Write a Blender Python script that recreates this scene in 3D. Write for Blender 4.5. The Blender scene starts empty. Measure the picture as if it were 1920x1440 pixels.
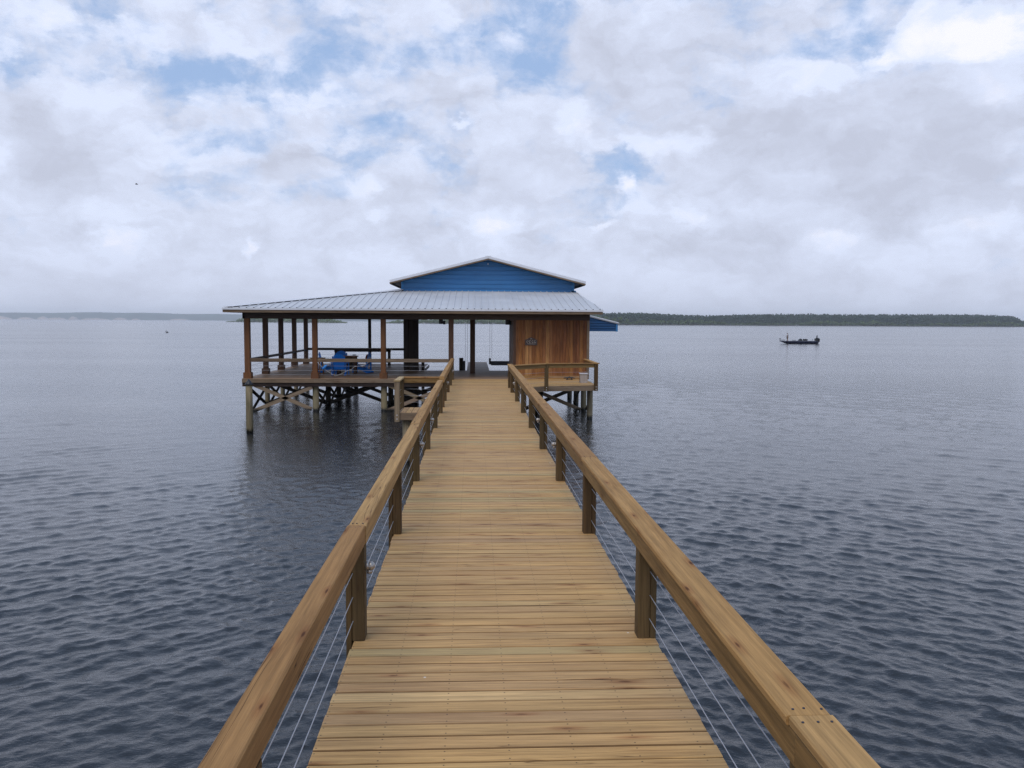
# Pier and boathouse on a lake - self-contained Blender scene script
DENOISE = True
SUN_E = 1.25
HAZE = 1.45e-4
WAVE_S = .040
WAVE_B = .85
WAVE_C = .05
import bpy, math, random
import numpy as np
from mathutils import Vector, Matrix
rnd = random.Random(7)
S = bpy.context.scene
COL = S.collection
EYE = 3.72            # camera height above the water
DK = 1.36             # deck level above the water

# ------------------------------------------------------------------ helpers
class MB:
    """collects boxes, bars and tubes; build() links them as ONE mesh object"""
    def __init__(self):
        self.v = []; self.f = []; self.uv = []; self.t = []; self.sm = []
    def face(self, idx, uvs=None, smooth=False):
        self.f.append(tuple(idx)); self.uv.append(uvs or [(0, 0)] * len(idx)); self.sm.append(smooth)
    def add(self, pts, tone):
        n = len(self.v)
        for p in pts:
            self.v.append((p[0], p[1], p[2])); self.t.append(tone)
        return n
    def beam(self, p0, p1, w, h, up=(0, 0, 1), ch=0.006, tone=None):
        """bar of section w x h with chamfered long edges, grain runs from p0 to p1"""
        p0 = Vector(p0); p1 = Vector(p1); d = p1 - p0; L = d.length; d.normalize()
        u = Vector(up); s = d.cross(u)
        if s.length < 1e-4:
            s = d.cross(Vector((1, 0, 0)))
        s.normalize(); u = s.cross(d).normalized()
        t = rnd.random() if tone is None else tone
        a, b = w / 2, h / 2; c = min(ch, a * .4, b * .4)
        sec = [(-a + c, -b), (a - c, -b), (a, -b + c), (a, b - c), (a - c, b), (-a + c, b), (-a, b - c), (-a, -b + c)]
        n0 = self.add([p0 + s * x + u * y for x, y in sec], t)
        n1 = self.add([p1 + s * x + u * y for x, y in sec], t)
        per = [0]
        for i in range(8):
            q = sec[(i + 1) % 8]; per.append(per[-1] + math.hypot(q[0] - sec[i][0], q[1] - sec[i][1]))
        uo = rnd.uniform(0, 40); vo = rnd.uniform(0, 40)
        for i in range(8):
            j = (i + 1) % 8
            self.face((n0 + i, n0 + j, n1 + j, n1 + i),
                      [(uo, vo + per[i]), (uo, vo + per[i + 1]), (uo + L, vo + per[i + 1]), (uo + L, vo + per[i])])
        self.face([n0 + i for i in range(7, -1, -1)], [(uo + sec[i][0] * .3, vo + sec[i][1]) for i in range(7, -1, -1)])
        self.face([n1 + i for i in range(8)], [(uo + sec[i][0] * .3, vo + sec[i][1]) for i in range(8)])
        return self
    def box(self, lo, hi, tone=None, ch=0.006, axis=None):
        lo = Vector(lo); hi = Vector(hi); d = hi - lo; m = (lo + hi) / 2
        ax = axis if axis is not None else max(range(3), key=lambda i: d[i])
        a = m.copy(); b = m.copy(); a[ax] = lo[ax]; b[ax] = hi[ax]
        if ax == 2:
            return self.beam(a, b, d[0], d[1], (0, 1, 0), ch, tone)
        return self.beam(a, b, d[1] if ax == 0 else d[0], d[2], (0, 0, 1), ch, tone)
    def tube(self, pts, r, n=8, tone=None, cap=True):
        """round bar along a path; r is one radius or one per point"""
        pts = [Vector(p) for p in pts]; t = rnd.random() if tone is None else tone
        rs = r if isinstance(r, (list, tuple)) else [r] * len(pts)
        rings = []; acc = 0; uo = rnd.uniform(0, 40)
        ref = None
        for i, p in enumerate(pts):
            d = (pts[min(i + 1, len(pts) - 1)] - pts[max(i - 1, 0)]).normalized()
            if ref is None:
                ref = Vector((0, 0, 1)) if abs(d.z) < .9 else Vector((1, 0, 0))
            s = d.cross(ref).normalized(); u = s.cross(d).normalized()
            if i: acc += (p - pts[i - 1]).length
            k = self.add([p + (s * math.cos(2 * math.pi * q / n) + u * math.sin(2 * math.pi * q / n)) * rs[i] for q in range(n)], t)
            rings.append((k, acc))
        for (a, la), (b, lb) in zip(rings, rings[1:]):
            for q in range(n):
                w = (q + 1) % n; c = 2 * math.pi * rs[0] / n
                self.face((a + q, b + q, b + w, a + w), [(uo + la, q * c), (uo + lb, q * c), (uo + lb, (q + 1) * c), (uo + la, (q + 1) * c)], True)
        if cap:
            k = rings[0][0]; self.face([k + q for q in range(n)])
            k = rings[-1][0]; self.face([k + q for q in range(n - 1, -1, -1)])
        return self
    def quad(self, pts, tone=None, uvs=None, smooth=False):
        n = self.add(pts, rnd.random() if tone is None else tone)
        self.face(range(n, n + len(pts)), uvs, smooth); return self
    def prism(self, poly, vec, tone=None):
        """flat outline given real thickness along vec"""
        v = Vector(vec); k = len(poly); t = rnd.random() if tone is None else tone
        a = self.add([Vector(p) for p in poly], t); b = self.add([Vector(p) + v for p in poly], t)
        P = [Vector(p) for p in poly]
        e1 = (P[1] - P[0]).normalized(); nrm = v.normalized(); e2 = nrm.cross(e1)
        uv = [((p - P[0]).dot(e1), (p - P[0]).dot(e2)) for p in P]
        self.face([a + i for i in range(k - 1, -1, -1)], uv[::-1]); self.face([b + i for i in range(k)], uv)
        for i in range(k):
            j = (i + 1) % k; L = (P[j] - P[i]).length
            self.face((a + i, a + j, b + j, b + i), [(0, 0), (L, 0), (L, v.length), (0, v.length)])
        return self
    def ball(self, c, r, nu=10, nv=7, tone=None, sc=(1, 1, 1)):
        t = rnd.random() if tone is None else tone; c = Vector(c); rows = []
        for i in range(nv + 1):
            th = math.pi * i / nv
            rows.append(self.add([c + Vector((r * sc[0] * math.sin(th) * math.cos(2 * math.pi * j / nu), r * sc[1] * math.sin(th) * math.sin(2 * math.pi * j / nu), r * sc[2] * math.cos(th))) for j in range(nu)], t))
        for a, b in zip(rows, rows[1:]):
            for j in range(nu):
                w = (j + 1) % nu; self.face((a + j, b + j, b + w, a + w), None, True)
        return self
    def build(self, name, mat, parent=None, kind=None):
        me = bpy.data.meshes.new(name)
        off = Vector((0, 0, 0))
        if parent is not None:
            off = WLOC[parent.name]
        me.from_pydata([(x - off.x, y - off.y, z - off.z) for x, y, z in self.v], [], self.f)
        ul = me.uv_layers.new(name='UVMap')
        ul.data.foreach_set('uv', np.array([c for f in self.uv for p in f for c in p], dtype=np.float32))
        at = me.attributes.new('tone', 'FLOAT', 'POINT'); at.data.foreach_set('value', np.array(self.t, dtype=np.float32))
        me.polygons.foreach_set('use_smooth', np.array(self.sm, dtype=bool))
        me.materials.append(mat); me.update()
        o = bpy.data.objects.new(name, me); COL.objects.link(o)
        WLOC[o.name] = off
        if parent is not None:
            o.parent = parent
        if kind: o['kind'] = kind
        return o
WLOC = {}
def thing(name, label, cat, loc=(0, 0, 0), group=None, kind=None):
    o = bpy.data.objects.new(name, None); COL.objects.link(o); o.location = loc
    o.empty_display_size = .2
    WLOC[o.name] = Vector(loc); tag(o, label, cat, group, kind); return o
def tag(o, label, cat, group=None, kind=None):
    o['label'] = label; o['category'] = cat
    if group: o['group'] = group
    if kind: o['kind'] = kind
    return o
def kids(o): return [c for c in bpy.data.objects if c.parent is o]
def copy_tree(o, parent=None):
    c = o.copy(); COL.objects.link(c)
    if parent is not None: c.parent = parent
    for k in kids(o): copy_tree(k, c)
    return c

# ------------------------------------------------------------------ materials
class NT:
    def __init__(self, name, rough=.6, world=False):
        self.m = bpy.data.materials.new(name); self.m.use_nodes = True
        self.n = self.m.node_tree.nodes; self.l = self.m.node_tree.links
        self.b = self.n['Principled BSDF']; self.b.inputs['Roughness'].default_value = rough
    def new(self, t, **kw):
        x = self.n.new(t)
        for k, v in kw.items():
            if hasattr(x, k): setattr(x, k, v)
        return x
    def link(self, a, b): self.l.new(a, b)
    def val(self, x, sock):
        if isinstance(x, (int, float)): sock.default_value = x
        elif isinstance(x, (tuple, list)): sock.default_value = x
        else: self.l.new(x, sock)
    def math(self, op, a, b=0.0, c=None, clamp=False):
        m = self.n.new('ShaderNodeMath'); m.operation = op; m.use_clamp = clamp
        self.val(a, m.inputs[0]); self.val(b, m.inputs[1])
        if c is not None: self.val(c, m.inputs[2])
        return m.outputs[0]
    def mix(self, f, a, b, mode='MIX'):
        m = self.n.new('ShaderNodeMix'); m.data_type = 'RGBA'; m.blend_type = mode
        self.val(f, m.inputs['Factor'])
        for k, x in ((6, a), (7, b)):
            if isinstance(x, (tuple, list)): m.inputs[k].default_value = (x[0], x[1], x[2], 1)
            else: self.l.new(x, m.inputs[k])
        return m.outputs[2]
    def noise(self, vec, scale, detail=4, rough=.55, dist=0.0):
        t = self.n.new('ShaderNodeTexNoise'); self.l.new(vec, t.inputs['Vector'])
        t.inputs['Scale'].default_value = scale; t.inputs['Detail'].default_value = detail
        t.inputs['Roughness'].default_value = rough; t.inputs['Distortion'].default_value = dist
        return t.outputs['Fac']
    def ramp(self, f, stops, interp='LINEAR'):
        r = self.n.new('ShaderNodeValToRGB'); r.color_ramp.interpolation = interp
        e = r.color_ramp.elements
        while len(e) < len(stops): e.new(.5)
        for x, (p, c) in zip(e, stops):
            x.position = p; x.color = (c[0], c[1], c[2], 1) if isinstance(c, (tuple, list)) else (c, c, c, 1)
        self.l.new(f, r.inputs[0]); return r.outputs[0]
    def mr(self, f, a, b, c=0.0, d=1.0, smooth=False):
        r = self.n.new('ShaderNodeMapRange'); r.interpolation_type = 'SMOOTHSTEP' if smooth else 'LINEAR'
        self.val(f, r.inputs['Value'])
        for k, v in zip(('From Min', 'From Max', 'To Min', 'To Max'), (a, b, c, d)): r.inputs[k].default_value = v
        return r.outputs[0]
    def vmath(self, op, a, b=(0, 0, 0)):
        m = self.n.new('ShaderNodeVectorMath'); m.operation = op
        self.val(a, m.inputs[0]); self.val(b, m.inputs[1])
        return m.outputs['Value'] if op in ('LENGTH', 'DISTANCE', 'DOT_PRODUCT') else m.outputs[0]
    def xyz(self, x, y, z=0.0):
        c = self.n.new('ShaderNodeCombineXYZ')
        for i, k in enumerate((x, y, z)): self.val(k, c.inputs[i])
        return c.outputs[0]
    def bump(self, h, strength=.3, dist=.01, normal=None):
        b = self.n.new('ShaderNodeBump'); b.inputs['Strength'].default_value = strength; b.inputs['Distance'].default_value = dist
        self.l.new(h, b.inputs['Height'])
        if normal is not None: self.l.new(normal, b.inputs['Normal'])
        return b.outputs[0]

def wood(name, tones, grain=.35, knots=1.0, blotch=.3, rough=.65, screws=False, bleach_shade=None, wet=False, bump=.35, blotchcol=(.55, .45, .42), split=.5):
    """timber: grain along UV.u, one hue per member from the 'tone' attribute"""
    T = NT(name, rough)
    uv = T.new('ShaderNodeUVMap').outputs[0]
    at = T.new('ShaderNodeAttribute', attribute_name='tone').outputs['Fac']
    sp = T.new('ShaderNodeSeparateXYZ'); T.link(uv, sp.inputs[0]); u, v = sp.outputs[0], sp.outputs[1]
    to = T.math('MULTIPLY', at, 71.3)
    uw = T.math('ADD', v, T.math('MULTIPLY', T.math('SUBTRACT', T.noise(T.xyz(T.math('MULTIPLY', u, .7), T.math('MULTIPLY', v, 5), to), 1.0, 2), .5), .05))
    g1 = T.noise(T.xyz(T.math('MULTIPLY', u, 1.1), T.math('MULTIPLY', uw, 42), to), 1.0, 6, .65)
    g2 = T.noise(T.xyz(T.math('MULTIPLY', u, 5.0), T.math('MULTIPLY', v, 190), to), 1.0, 3, .6)
    bl = T.noise(T.xyz(T.math('MULTIPLY', u, .9), T.math('MULTIPLY', v, 5.5), T.math('ADD', to, 9.0)), 1.0, 4, .6)
    k = len(tones)
    base = T.ramp(at, [((i + .5) / k, c) for i, c in enumerate(tones)], 'CONSTANT' if False else 'LINEAR')
    m = T.mr(g1, .3, .7, 1 - grain, 1 + grain * .75)
    m = T.math('MULTIPLY', m, T.mr(g2, .3, .7, 1 - grain * .4, 1 + grain * .35))
    gcol = T.mix(1.0, base, T.ramp(T.mr(m, .4, 1.6), [(0, .4), (1, 1.6)]), 'MULTIPLY')
    col = T.mix(T.math('MULTIPLY', T.mr(bl, .48, .75), blotch), gcol, T.mix(1.0, gcol, blotchcol, 'MULTIPLY'))
    h = T.math('ADD', T.math('MULTIPLY', g1, .6), T.math('MULTIPLY', g2, .4))
    if knots > 0:
        vo = T.new('ShaderNodeTexVoronoi'); vo.voronoi_dimensions = '2D'; T.link(T.xyz(T.math('ADD', T.math('MULTIPLY', u, 1.5), to), T.math('ADD', T.math('MULTIPLY', uw, 6.5), to)), vo.inputs['Vector']); vo.inputs['Scale'].default_value = 1.0
        sel = T.new('ShaderNodeSeparateColor'); T.link(vo.outputs['Color'], sel.inputs[0])
        on = T.math('GREATER_THAN', sel.outputs[0], .66 if screws else .52)
        d = T.math('ADD', vo.outputs['Distance'], T.math('MULTIPLY', T.math('SUBTRACT', g1, .5), .12))
        kn = T.math('MULTIPLY', T.mr(d, .02, .08, 1, 0, True), T.math('MULTIPLY', on, T.mr(sel.outputs[1], 0, 1, .35, 1)))
        halo = T.math('MULTIPLY', T.mr(d, .06, .26, 1, 0, True), on)
        col = T.mix(T.math('MULTIPLY', halo, .45 * knots), col, T.mix(1.0, col, (.66, .48, .42), 'MULTIPLY'))
        col = T.mix(T.math('MULTIPLY', kn, .85 * knots), col, T.mix(1.0, col, (.30, .20, .17), 'MULTIPLY'))
    if split > 0:     # drying checks, thin dark cracks along the grain
        sn = T.noise(T.xyz(T.math('MULTIPLY', u, .8), T.math('MULTIPLY', uw, 26), T.math('ADD', to, 31)), 1.0, 1, .4)
        on2 = T.mr(T.noise(T.xyz(T.math('MULTIPLY', u, .55), T.math('MULTIPLY', v, 4), T.math('ADD', to, 17)), 1.0, 1), .56, .62)
        cr = T.math('MULTIPLY', T.mr(T.math('ABSOLUTE', T.math('SUBTRACT', sn, .5)), .0, .018, 1, 0), on2)
        col = T.mix(T.math('MULTIPLY', cr, split), col, T.mix(1.0, col, (.25, .2, .17), 'MULTIPLY'))
        h = T.math('SUBTRACT', h, T.math('MULTIPLY', cr, .8))
    if screws:        # two screw heads per joist, set by the distance along the board
        px = T.math('SUBTRACT', T.math('FRACT', T.math('DIVIDE', T.new('ShaderNodeAttribute', attribute_name='jx').outputs['Fac'], .356)), .5)
        px = T.math('MULTIPLY', px, .356)
        bv = T.new('ShaderNodeAttribute', attribute_name='bv').outputs['Fac']
        py = T.math('SUBTRACT', T.math('ABSOLUTE', bv), .042)
        dd = T.math('SQRT', T.math('ADD', T.math('POWER', px, 2.0), T.math('POWER', py, 2.0)))
        sc = T.mr(dd, .0035, .0065, 1, 0)
        col = T.mix(T.math('MULTIPLY', sc, .85), col, (.045, .035, .028))
        # dirt and painted gap shade along the board edges, and a few pale droppings
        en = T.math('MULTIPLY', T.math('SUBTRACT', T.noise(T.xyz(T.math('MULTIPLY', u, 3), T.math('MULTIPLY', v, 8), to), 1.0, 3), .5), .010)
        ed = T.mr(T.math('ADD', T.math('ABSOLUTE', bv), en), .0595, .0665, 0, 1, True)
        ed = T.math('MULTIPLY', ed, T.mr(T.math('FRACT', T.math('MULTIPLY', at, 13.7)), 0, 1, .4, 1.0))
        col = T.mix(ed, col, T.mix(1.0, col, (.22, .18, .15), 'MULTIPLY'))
        vd = T.new('ShaderNodeTexVoronoi'); vd.voronoi_dimensions = '2D'; T.link(T.xyz(T.math('ADD', T.math('MULTIPLY', u, 1.3), to), T.math('MULTIPLY', v, 1.3)), vd.inputs['Vector']); vd.inputs['Scale'].default_value = 1.0
        sd_ = T.new('ShaderNodeSeparateColor'); T.link(vd.outputs['Color'], sd_.inputs[0])
        dr = T.math('MULTIPLY', T.mr(vd.outputs['Distance'], .008, .014, 1, 0), T.math('GREATER_THAN', sd_.outputs[1], .80))
        col = T.mix(T.math('MULTIPLY', dr, .8), col, (.7, .68, .62))
    if bleach_shade:         # sun bleaching and eave shade put into the colour, irregular outline
        ps = T.new('ShaderNodeNewGeometry').outputs['Position']
        s2 = T.new('ShaderNodeSeparateXYZ'); T.link(ps, s2.inputs[0])
        nz = T.noise(T.xyz(T.math('MULTIPLY', s2.outputs[0], 9), T.math('MULTIPLY', s2.outputs[1], 9), T.math('MULTIPLY', s2.outputs[2], 1.2)), 1.0, 4, .6)
        f = T.mr(T.math('ADD', s2.outputs[2], T.math('MULTIPLY', T.math('SUBTRACT', nz, .5), bleach_shade[2])), bleach_shade[0], bleach_shade[1], 1, 0, True)
        col = T.mix(T.math('MULTIPLY', f, bleach_shade[4]), col, T.mix(1.0, gcol, bleach_shade[3], 'MULTIPLY'))
    if wet:
        ps = T.new('ShaderNodeNewGeometry').outputs['Position']
        s2 = T.new('ShaderNodeSeparateXYZ'); T.link(ps, s2.inputs[0])
        nz = T.noise(ps, 14, 3)
        f = T.mr(T.math('ADD', s2.outputs[2], T.math('MULTIPLY', nz, .10)), .10, .24, 1, 0, True)
        col = T.mix(f, col, (.012, .011, .008))
        T.link(T.mr(f, 0, 1, rough, .25), T.b.inputs['Roughness'])
    T.link(col, T.b.inputs['Base Color'])
    T.link(T.bump(h, bump, .006), T.b.inputs['Normal'])
    T.b.inputs['Specular IOR Level'].default_value = .2
    return T.m

def plain(name, col, rough=.5, metal=0.0, var=.12, scale=6, spec=.4, dirt=None):
    T = NT(name, rough); g = T.new('ShaderNodeNewGeometry').outputs['Position']
    n = T.noise(g, scale, 5, .6)
    at = T.new('ShaderNodeAttribute', attribute_name='tone').outputs['Fac']
    k = T.math('MULTIPLY', T.mr(n, .3, .7, 1 - var, 1 + var), T.mr(at, 0, 1, 1 - var * .6, 1 + var * .6))
    c = T.mix(1.0, col, T.ramp(T.mr(k, .5, 1.5), [(0, .5), (1, 1.5)]), 'MULTIPLY')
    if dirt is not None:
        c = T.mix(T.math('MULTIPLY', T.mr(T.noise(g, scale * .35, 6, .65), .5, .72), dirt[1]), c, dirt[0])
    T.link(c, T.b.inputs['Base Color']); T.b.inputs['Metallic'].default_value = metal
    T.b.inputs['Specular IOR Level'].default_value = spec
    T.link(T.bump(n, .08, .004), T.b.inputs['Normal'])
    T.link(T.mr(n, .3, .7, max(0, rough - .08), min(1, rough + .1)), T.b.inputs['Roughness'])
    return T.m

M = {}
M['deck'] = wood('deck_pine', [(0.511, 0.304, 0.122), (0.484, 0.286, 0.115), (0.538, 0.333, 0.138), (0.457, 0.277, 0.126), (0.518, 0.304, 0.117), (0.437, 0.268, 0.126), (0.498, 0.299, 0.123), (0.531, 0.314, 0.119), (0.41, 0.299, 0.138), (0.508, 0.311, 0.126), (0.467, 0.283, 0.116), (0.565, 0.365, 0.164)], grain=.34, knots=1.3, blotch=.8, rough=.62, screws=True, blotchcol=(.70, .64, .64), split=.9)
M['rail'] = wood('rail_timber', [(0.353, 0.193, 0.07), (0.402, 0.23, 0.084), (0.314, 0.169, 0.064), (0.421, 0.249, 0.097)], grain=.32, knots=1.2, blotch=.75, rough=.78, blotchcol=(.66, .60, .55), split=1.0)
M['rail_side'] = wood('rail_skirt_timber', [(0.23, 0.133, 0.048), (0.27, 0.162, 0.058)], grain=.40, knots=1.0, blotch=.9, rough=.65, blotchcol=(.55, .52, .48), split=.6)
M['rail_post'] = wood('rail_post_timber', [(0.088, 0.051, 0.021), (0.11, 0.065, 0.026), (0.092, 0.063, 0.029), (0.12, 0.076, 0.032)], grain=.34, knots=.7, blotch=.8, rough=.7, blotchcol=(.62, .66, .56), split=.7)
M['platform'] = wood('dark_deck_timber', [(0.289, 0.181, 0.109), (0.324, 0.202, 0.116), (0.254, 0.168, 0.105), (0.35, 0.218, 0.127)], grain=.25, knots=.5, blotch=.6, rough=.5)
M['fascia'] = wood('fascia_timber', [(.195, .135, .085), (.23, .165, .11)], grain=.4, knots=.9, blotch=.9, rough=.75, blotchcol=(.5, .46, .46), split=.8)
M['new_pine'] = wood('pale_pine', [(0.4, 0.281, 0.136), (0.45, 0.32, 0.162)], grain=.22, knots=.8, blotch=.6, rough=.65, blotchcol=(.7, .66, .62))
M['stained'] = wood('orange_stained_post', [(.165, .068, .026), (.19, .080, .03), (.15, .062, .027)], grain=.35, knots=.6, blotch=.6, rough=.6, blotchcol=(.55, .6, .65))
M['brown'] = wood('brown_stained_post', [(.085, .045, .028), (.075, .04, .026), (.10, .052, .03)], grain=.30, knots=.4, blotch=.5, rough=.6)
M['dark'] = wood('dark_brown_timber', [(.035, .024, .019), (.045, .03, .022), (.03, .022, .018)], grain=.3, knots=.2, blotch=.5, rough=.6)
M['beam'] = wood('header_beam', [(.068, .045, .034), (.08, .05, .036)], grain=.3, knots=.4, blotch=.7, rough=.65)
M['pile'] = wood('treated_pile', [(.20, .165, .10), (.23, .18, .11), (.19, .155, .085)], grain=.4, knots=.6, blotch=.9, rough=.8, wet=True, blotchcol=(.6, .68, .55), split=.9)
M['pile_dark'] = wood('dark_pile', [(.05, .04, .028), (.065, .05, .032)], grain=.35, knots=.3, blotch=.7, rough=.8, wet=True)  # pile timber in much darker tones
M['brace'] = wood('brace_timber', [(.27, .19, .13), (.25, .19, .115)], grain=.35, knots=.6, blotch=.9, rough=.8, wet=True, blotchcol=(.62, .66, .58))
M['brace_dark'] = wood('dark_brace', [(.06, .046, .035), (.05, .04, .03)], grain=.3, knots=.2, blotch=.6, rough=.8, wet=True)  # brace timber in much darker tones
M['cedar'] = wood('cedar_boards', [(0.154, 0.056, 0.017), (0.202, 0.078, 0.02), (0.128, 0.044, 0.016), (0.224, 0.093, 0.026), (0.172, 0.065, 0.019), (0.145, 0.051, 0.018), (0.255, 0.119, 0.04)], grain=.55, knots=.8, blotch=.8, rough=.6, blotchcol=(.55, .52, .48), bleach_shade=(1.75, 3.0, 1.9, (1.75, 1.95, 2.1), .85), split=.9)
M['cable'] = plain('steel_cable', (.40, .40, .42), .4, .3, .05)
M['galv'] = plain('galvanised_sheet', (.53, .53, .54), .5, .1, .06, .8, dirt=((.42, .42, .43), .4))
M['trim'] = plain('pale_metal_trim', (.66, .66, .68), .45, .1, .06, 2)
M['gap_shade_screw'] = plain('rib_end_shade', (.03, .035, .05), .8, 0, .1)  # near-black shade for open rib ends and the hip gap; rail screws too
M['blue_siding'] = plain('blue_siding', (.042, .18, .40), .42, 0, .10, .7, dirt=((.03, .14, .32), .4))
M['blue_trim'] = plain('blue_corner_trim', (.04, .21, .47), .42, 0, .06)
M['awning_blue'] = plain('awning_blue_metal', (.014, .085, .22), .42, 0, .10, 2)
M['soffit'] = plain('brown_soffit', (.085, .06, .048), .7, 0, .15, 3)
M['chair_blue'] = plain('blue_resin', (.004, .20, .70), .38, 0, .10, 9)
M['chair_brown'] = wood('brown_furniture', [(.20, .095, .05), (.24, .12, .06)], grain=.3, knots=.3, blotch=.3)
M['cushion'] = plain('orange_cushion', (.30, .10, .05), .9, 0, .25, 30)
M['black'] = plain('black_plastic', (.012, .013, .016), .4, 0, .15)
M['navy'] = plain('navy_gelcoat', (.008, .011, .035), .25, 0, .1, 3)
M['grey_paint'] = plain('grey_paint', (.30, .30, .32), .5, 0, .1)
M['box'] = plain('grey_beige_box', (.36, .31, .27), .6, 0, .12, 12)
M['plaque'] = plain('bronze_plaque', (.055, .040, .036), .55, .3, .25, 40)
M['white'] = plain('white_plastic', (.7, .7, .7), .5, 0, .08)
M['rope'] = plain('pale_rope', (.40, .38, .36), .8, 0, .1, 40)
M['lamp'] = plain('brushed_nickel', (.42, .38, .34), .35, .7, .08, 20)
M['sand'] = plain('pale_sand', (.45, .37, .33), .9, 0, .15, .02)
M['float'] = plain('light_blue_float', (.03, .22, .60), .5)
M['lift'] = plain('galvanised_beam', (.10, .10, .115), .5, .5, .15, 3)

def leafmat(name, cols, rough=.7):
    T = NT(name, rough)
    at = T.new('ShaderNodeAttribute', attribute_name='tone').outputs['Fac']
    k = len(cols)
    T.link(T.ramp(at, [(i / max(1, k - 1), c) for i, c in enumerate(cols)]), T.b.inputs['Base Color'])
    T.b.inputs['Specular IOR Level'].default_value = .2
    return T.m
M['pine_leaf'] = leafmat('dark_foliage', [(.021, .045, .031), (.035, .066, .042), (.055, .09, .05)])
M['bush_leaf'] = leafmat('pale_foliage', [(.05, .085, .030), (.09, .14, .045), (.13, .18, .065)])
M['marsh_leaf'] = leafmat('marsh_foliage', [(.07, .11, .04), (.15, .21, .075), (.23, .27, .11)])
M['bark'] = plain('bark', (.08, .06, .045), .9, 0, .2, 1)
M['hill'] = plain('far_wooded_hill', (.05, .075, .06), .9, 0, .3, .01)
M['skin'] = plain('skin', (.35, .20, .14), .55)
M['shirt'] = plain('pale_shirt', (.42, .42, .44), .8)
M['shorts'] = plain('brown_shorts', (.14, .10, .085), .8)
M['bird'] = plain('dark_plumage', (.035, .03, .03), .7)
# ------------------------------------------------------------------ camera
PITCH, YAW, ROLL = math.radians(4.3011), math.radians(2.6619), math.radians(.3266)
fwd = Vector((math.sin(YAW) * math.cos(PITCH), math.cos(YAW) * math.cos(PITCH), -math.sin(PITCH)))
r0 = Vector((math.cos(YAW), -math.sin(YAW), 0)); u0 = r0.cross(fwd)
rt = r0 * math.cos(ROLL) + u0 * math.sin(ROLL); up = u0 * math.cos(ROLL) - r0 * math.sin(ROLL)
cd = bpy.data.cameras.new('camera'); cam = bpy.data.objects.new('camera', cd); COL.objects.link(cam)
cam.matrix_world = Matrix(((rt.x, up.x, -fwd.x, 0), (rt.y, up.y, -fwd.y, 0), (rt.z, up.z, -fwd.z, EYE), (0, 0, 0, 1)))
cd.sensor_width = 36; cd.sensor_fit = 'HORIZONTAL'; cd.lens = 36 * 1553 / 1920
cd.clip_start = .05; cd.clip_end = 30000
S.camera = cam

# ------------------------------------------------------------------ sun and sky
SUN_EL, SUN_AZ = math.radians(58), math.radians(205)     # azimuth clockwise from +Y: high, behind and a little to the left
sd = bpy.data.lights.new('sun', 'SUN'); sun = bpy.data.objects.new('sun', sd); COL.objects.link(sun)
sd.energy = SUN_E; sd.angle = math.radians(40); sd.color = (1.0, .94, .86)
sv = Vector((math.sin(SUN_AZ) * math.cos(SUN_EL), math.cos(SUN_AZ) * math.cos(SUN_EL), math.sin(SUN_EL)))
sun.rotation_euler = sv.to_track_quat('Z', 'Y').to_euler(); sun.location = (0, -20, 40)

BLUE = [(0.069, 0.327, 0.047, 0.051, 1), (-0.201, 0.287, 0.096, 0.03, 0.9), (-0.293, 0.281, 0.068, 0.021, 0.6), (-0.332, 0.267, 0.05, 0.031, 0.8), (-0.225, 0.257, 0.065, 0.022, 0.7), (0.21, 0.237, 0.034, 0.034, 0.4), (0.171, 0.188, 0.031, 0.027, 0.5), (0.382, 0.298, 0.052, 0.021, 0.9), (0.446, 0.31, 0.042, 0.02, 0.5), (-0.006, 0.326, 0.037, 0.022, 0.4), (-0.118, 0.232, 0.037, 0.023, 0.3), (-0.279, 0.131, 0.07, 0.017, 0.45), (-0.382, 0.176, 0.032, 0.016, 0.4), (-0.484, 0.248, 0.019, 0.015, 0.4), (0.273, 0.249, 0.03, 0.014, 0.5), (-0.153, 0.341, 0.048, 0.011, 0.4), (-0.404, 0.314, 0.047, 0.015, 0.45), (-0.018, 0.182, 0.025, 0.015, 0.35), (-0.284, 0.197, 0.046, 0.022, 0.3), (0.313, 0.325, 0.035, 0.016, 0.4), (-0.543, 0.229, 0.054, 0.029, 0.5), (0.645, 0.248, 0.042, 0.028, 0.6), (0.043, 0.436, 0.243, 0.043, 0.7), (-0.344, 0.428, 0.168, 0.036, 0.6), (0.473, 0.416, 0.143, 0.036, 0.6)]
GREY = [(-0.421, 0.156, 0.062, 0.032, 1), (-0.466, 0.202, 0.059, 0.031, 0.9), (-0.215, 0.181, 0.045, 0.026, 1), (-0.094, 0.144, 0.038, 0.024, 0.9), (0.194, 0.291, 0.091, 0.065, 0.8), (0.125, 0.326, 0.05, 0.032, 0.6), (0.328, 0.201, 0.096, 0.051, 1), (0.451, 0.198, 0.102, 0.059, 0.9), (0.556, 0.22, 0.06, 0.066, 0.9), (0.077, 0.171, 0.057, 0.036, 0.6), (0.376, 0.111, 0.14, 0.041, 0.6), (0.511, 0.117, 0.105, 0.049, 0.7), (0.229, 0.084, 0.12, 0.031, 0.5), (-0.168, 0.1, 0.137, 0.03, 0.4), (-0.38, 0.046, 0.17, 0.023, 0.5), (0.057, 0.219, 0.063, 0.035, 0.5), (-0.037, 0.258, 0.075, 0.034, 0.45), (0.324, 0.322, 0.068, 0.026, 0.5), (-0.473, 0.135, 0.039, 0.032, 0.5), (0.007, 0.152, 0.051, 0.024, 0.6), (-0.353, 0.093, 0.078, 0.017, 0.3), (0.525, 0.155, 0.077, 0.032, 0.5)]
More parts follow.
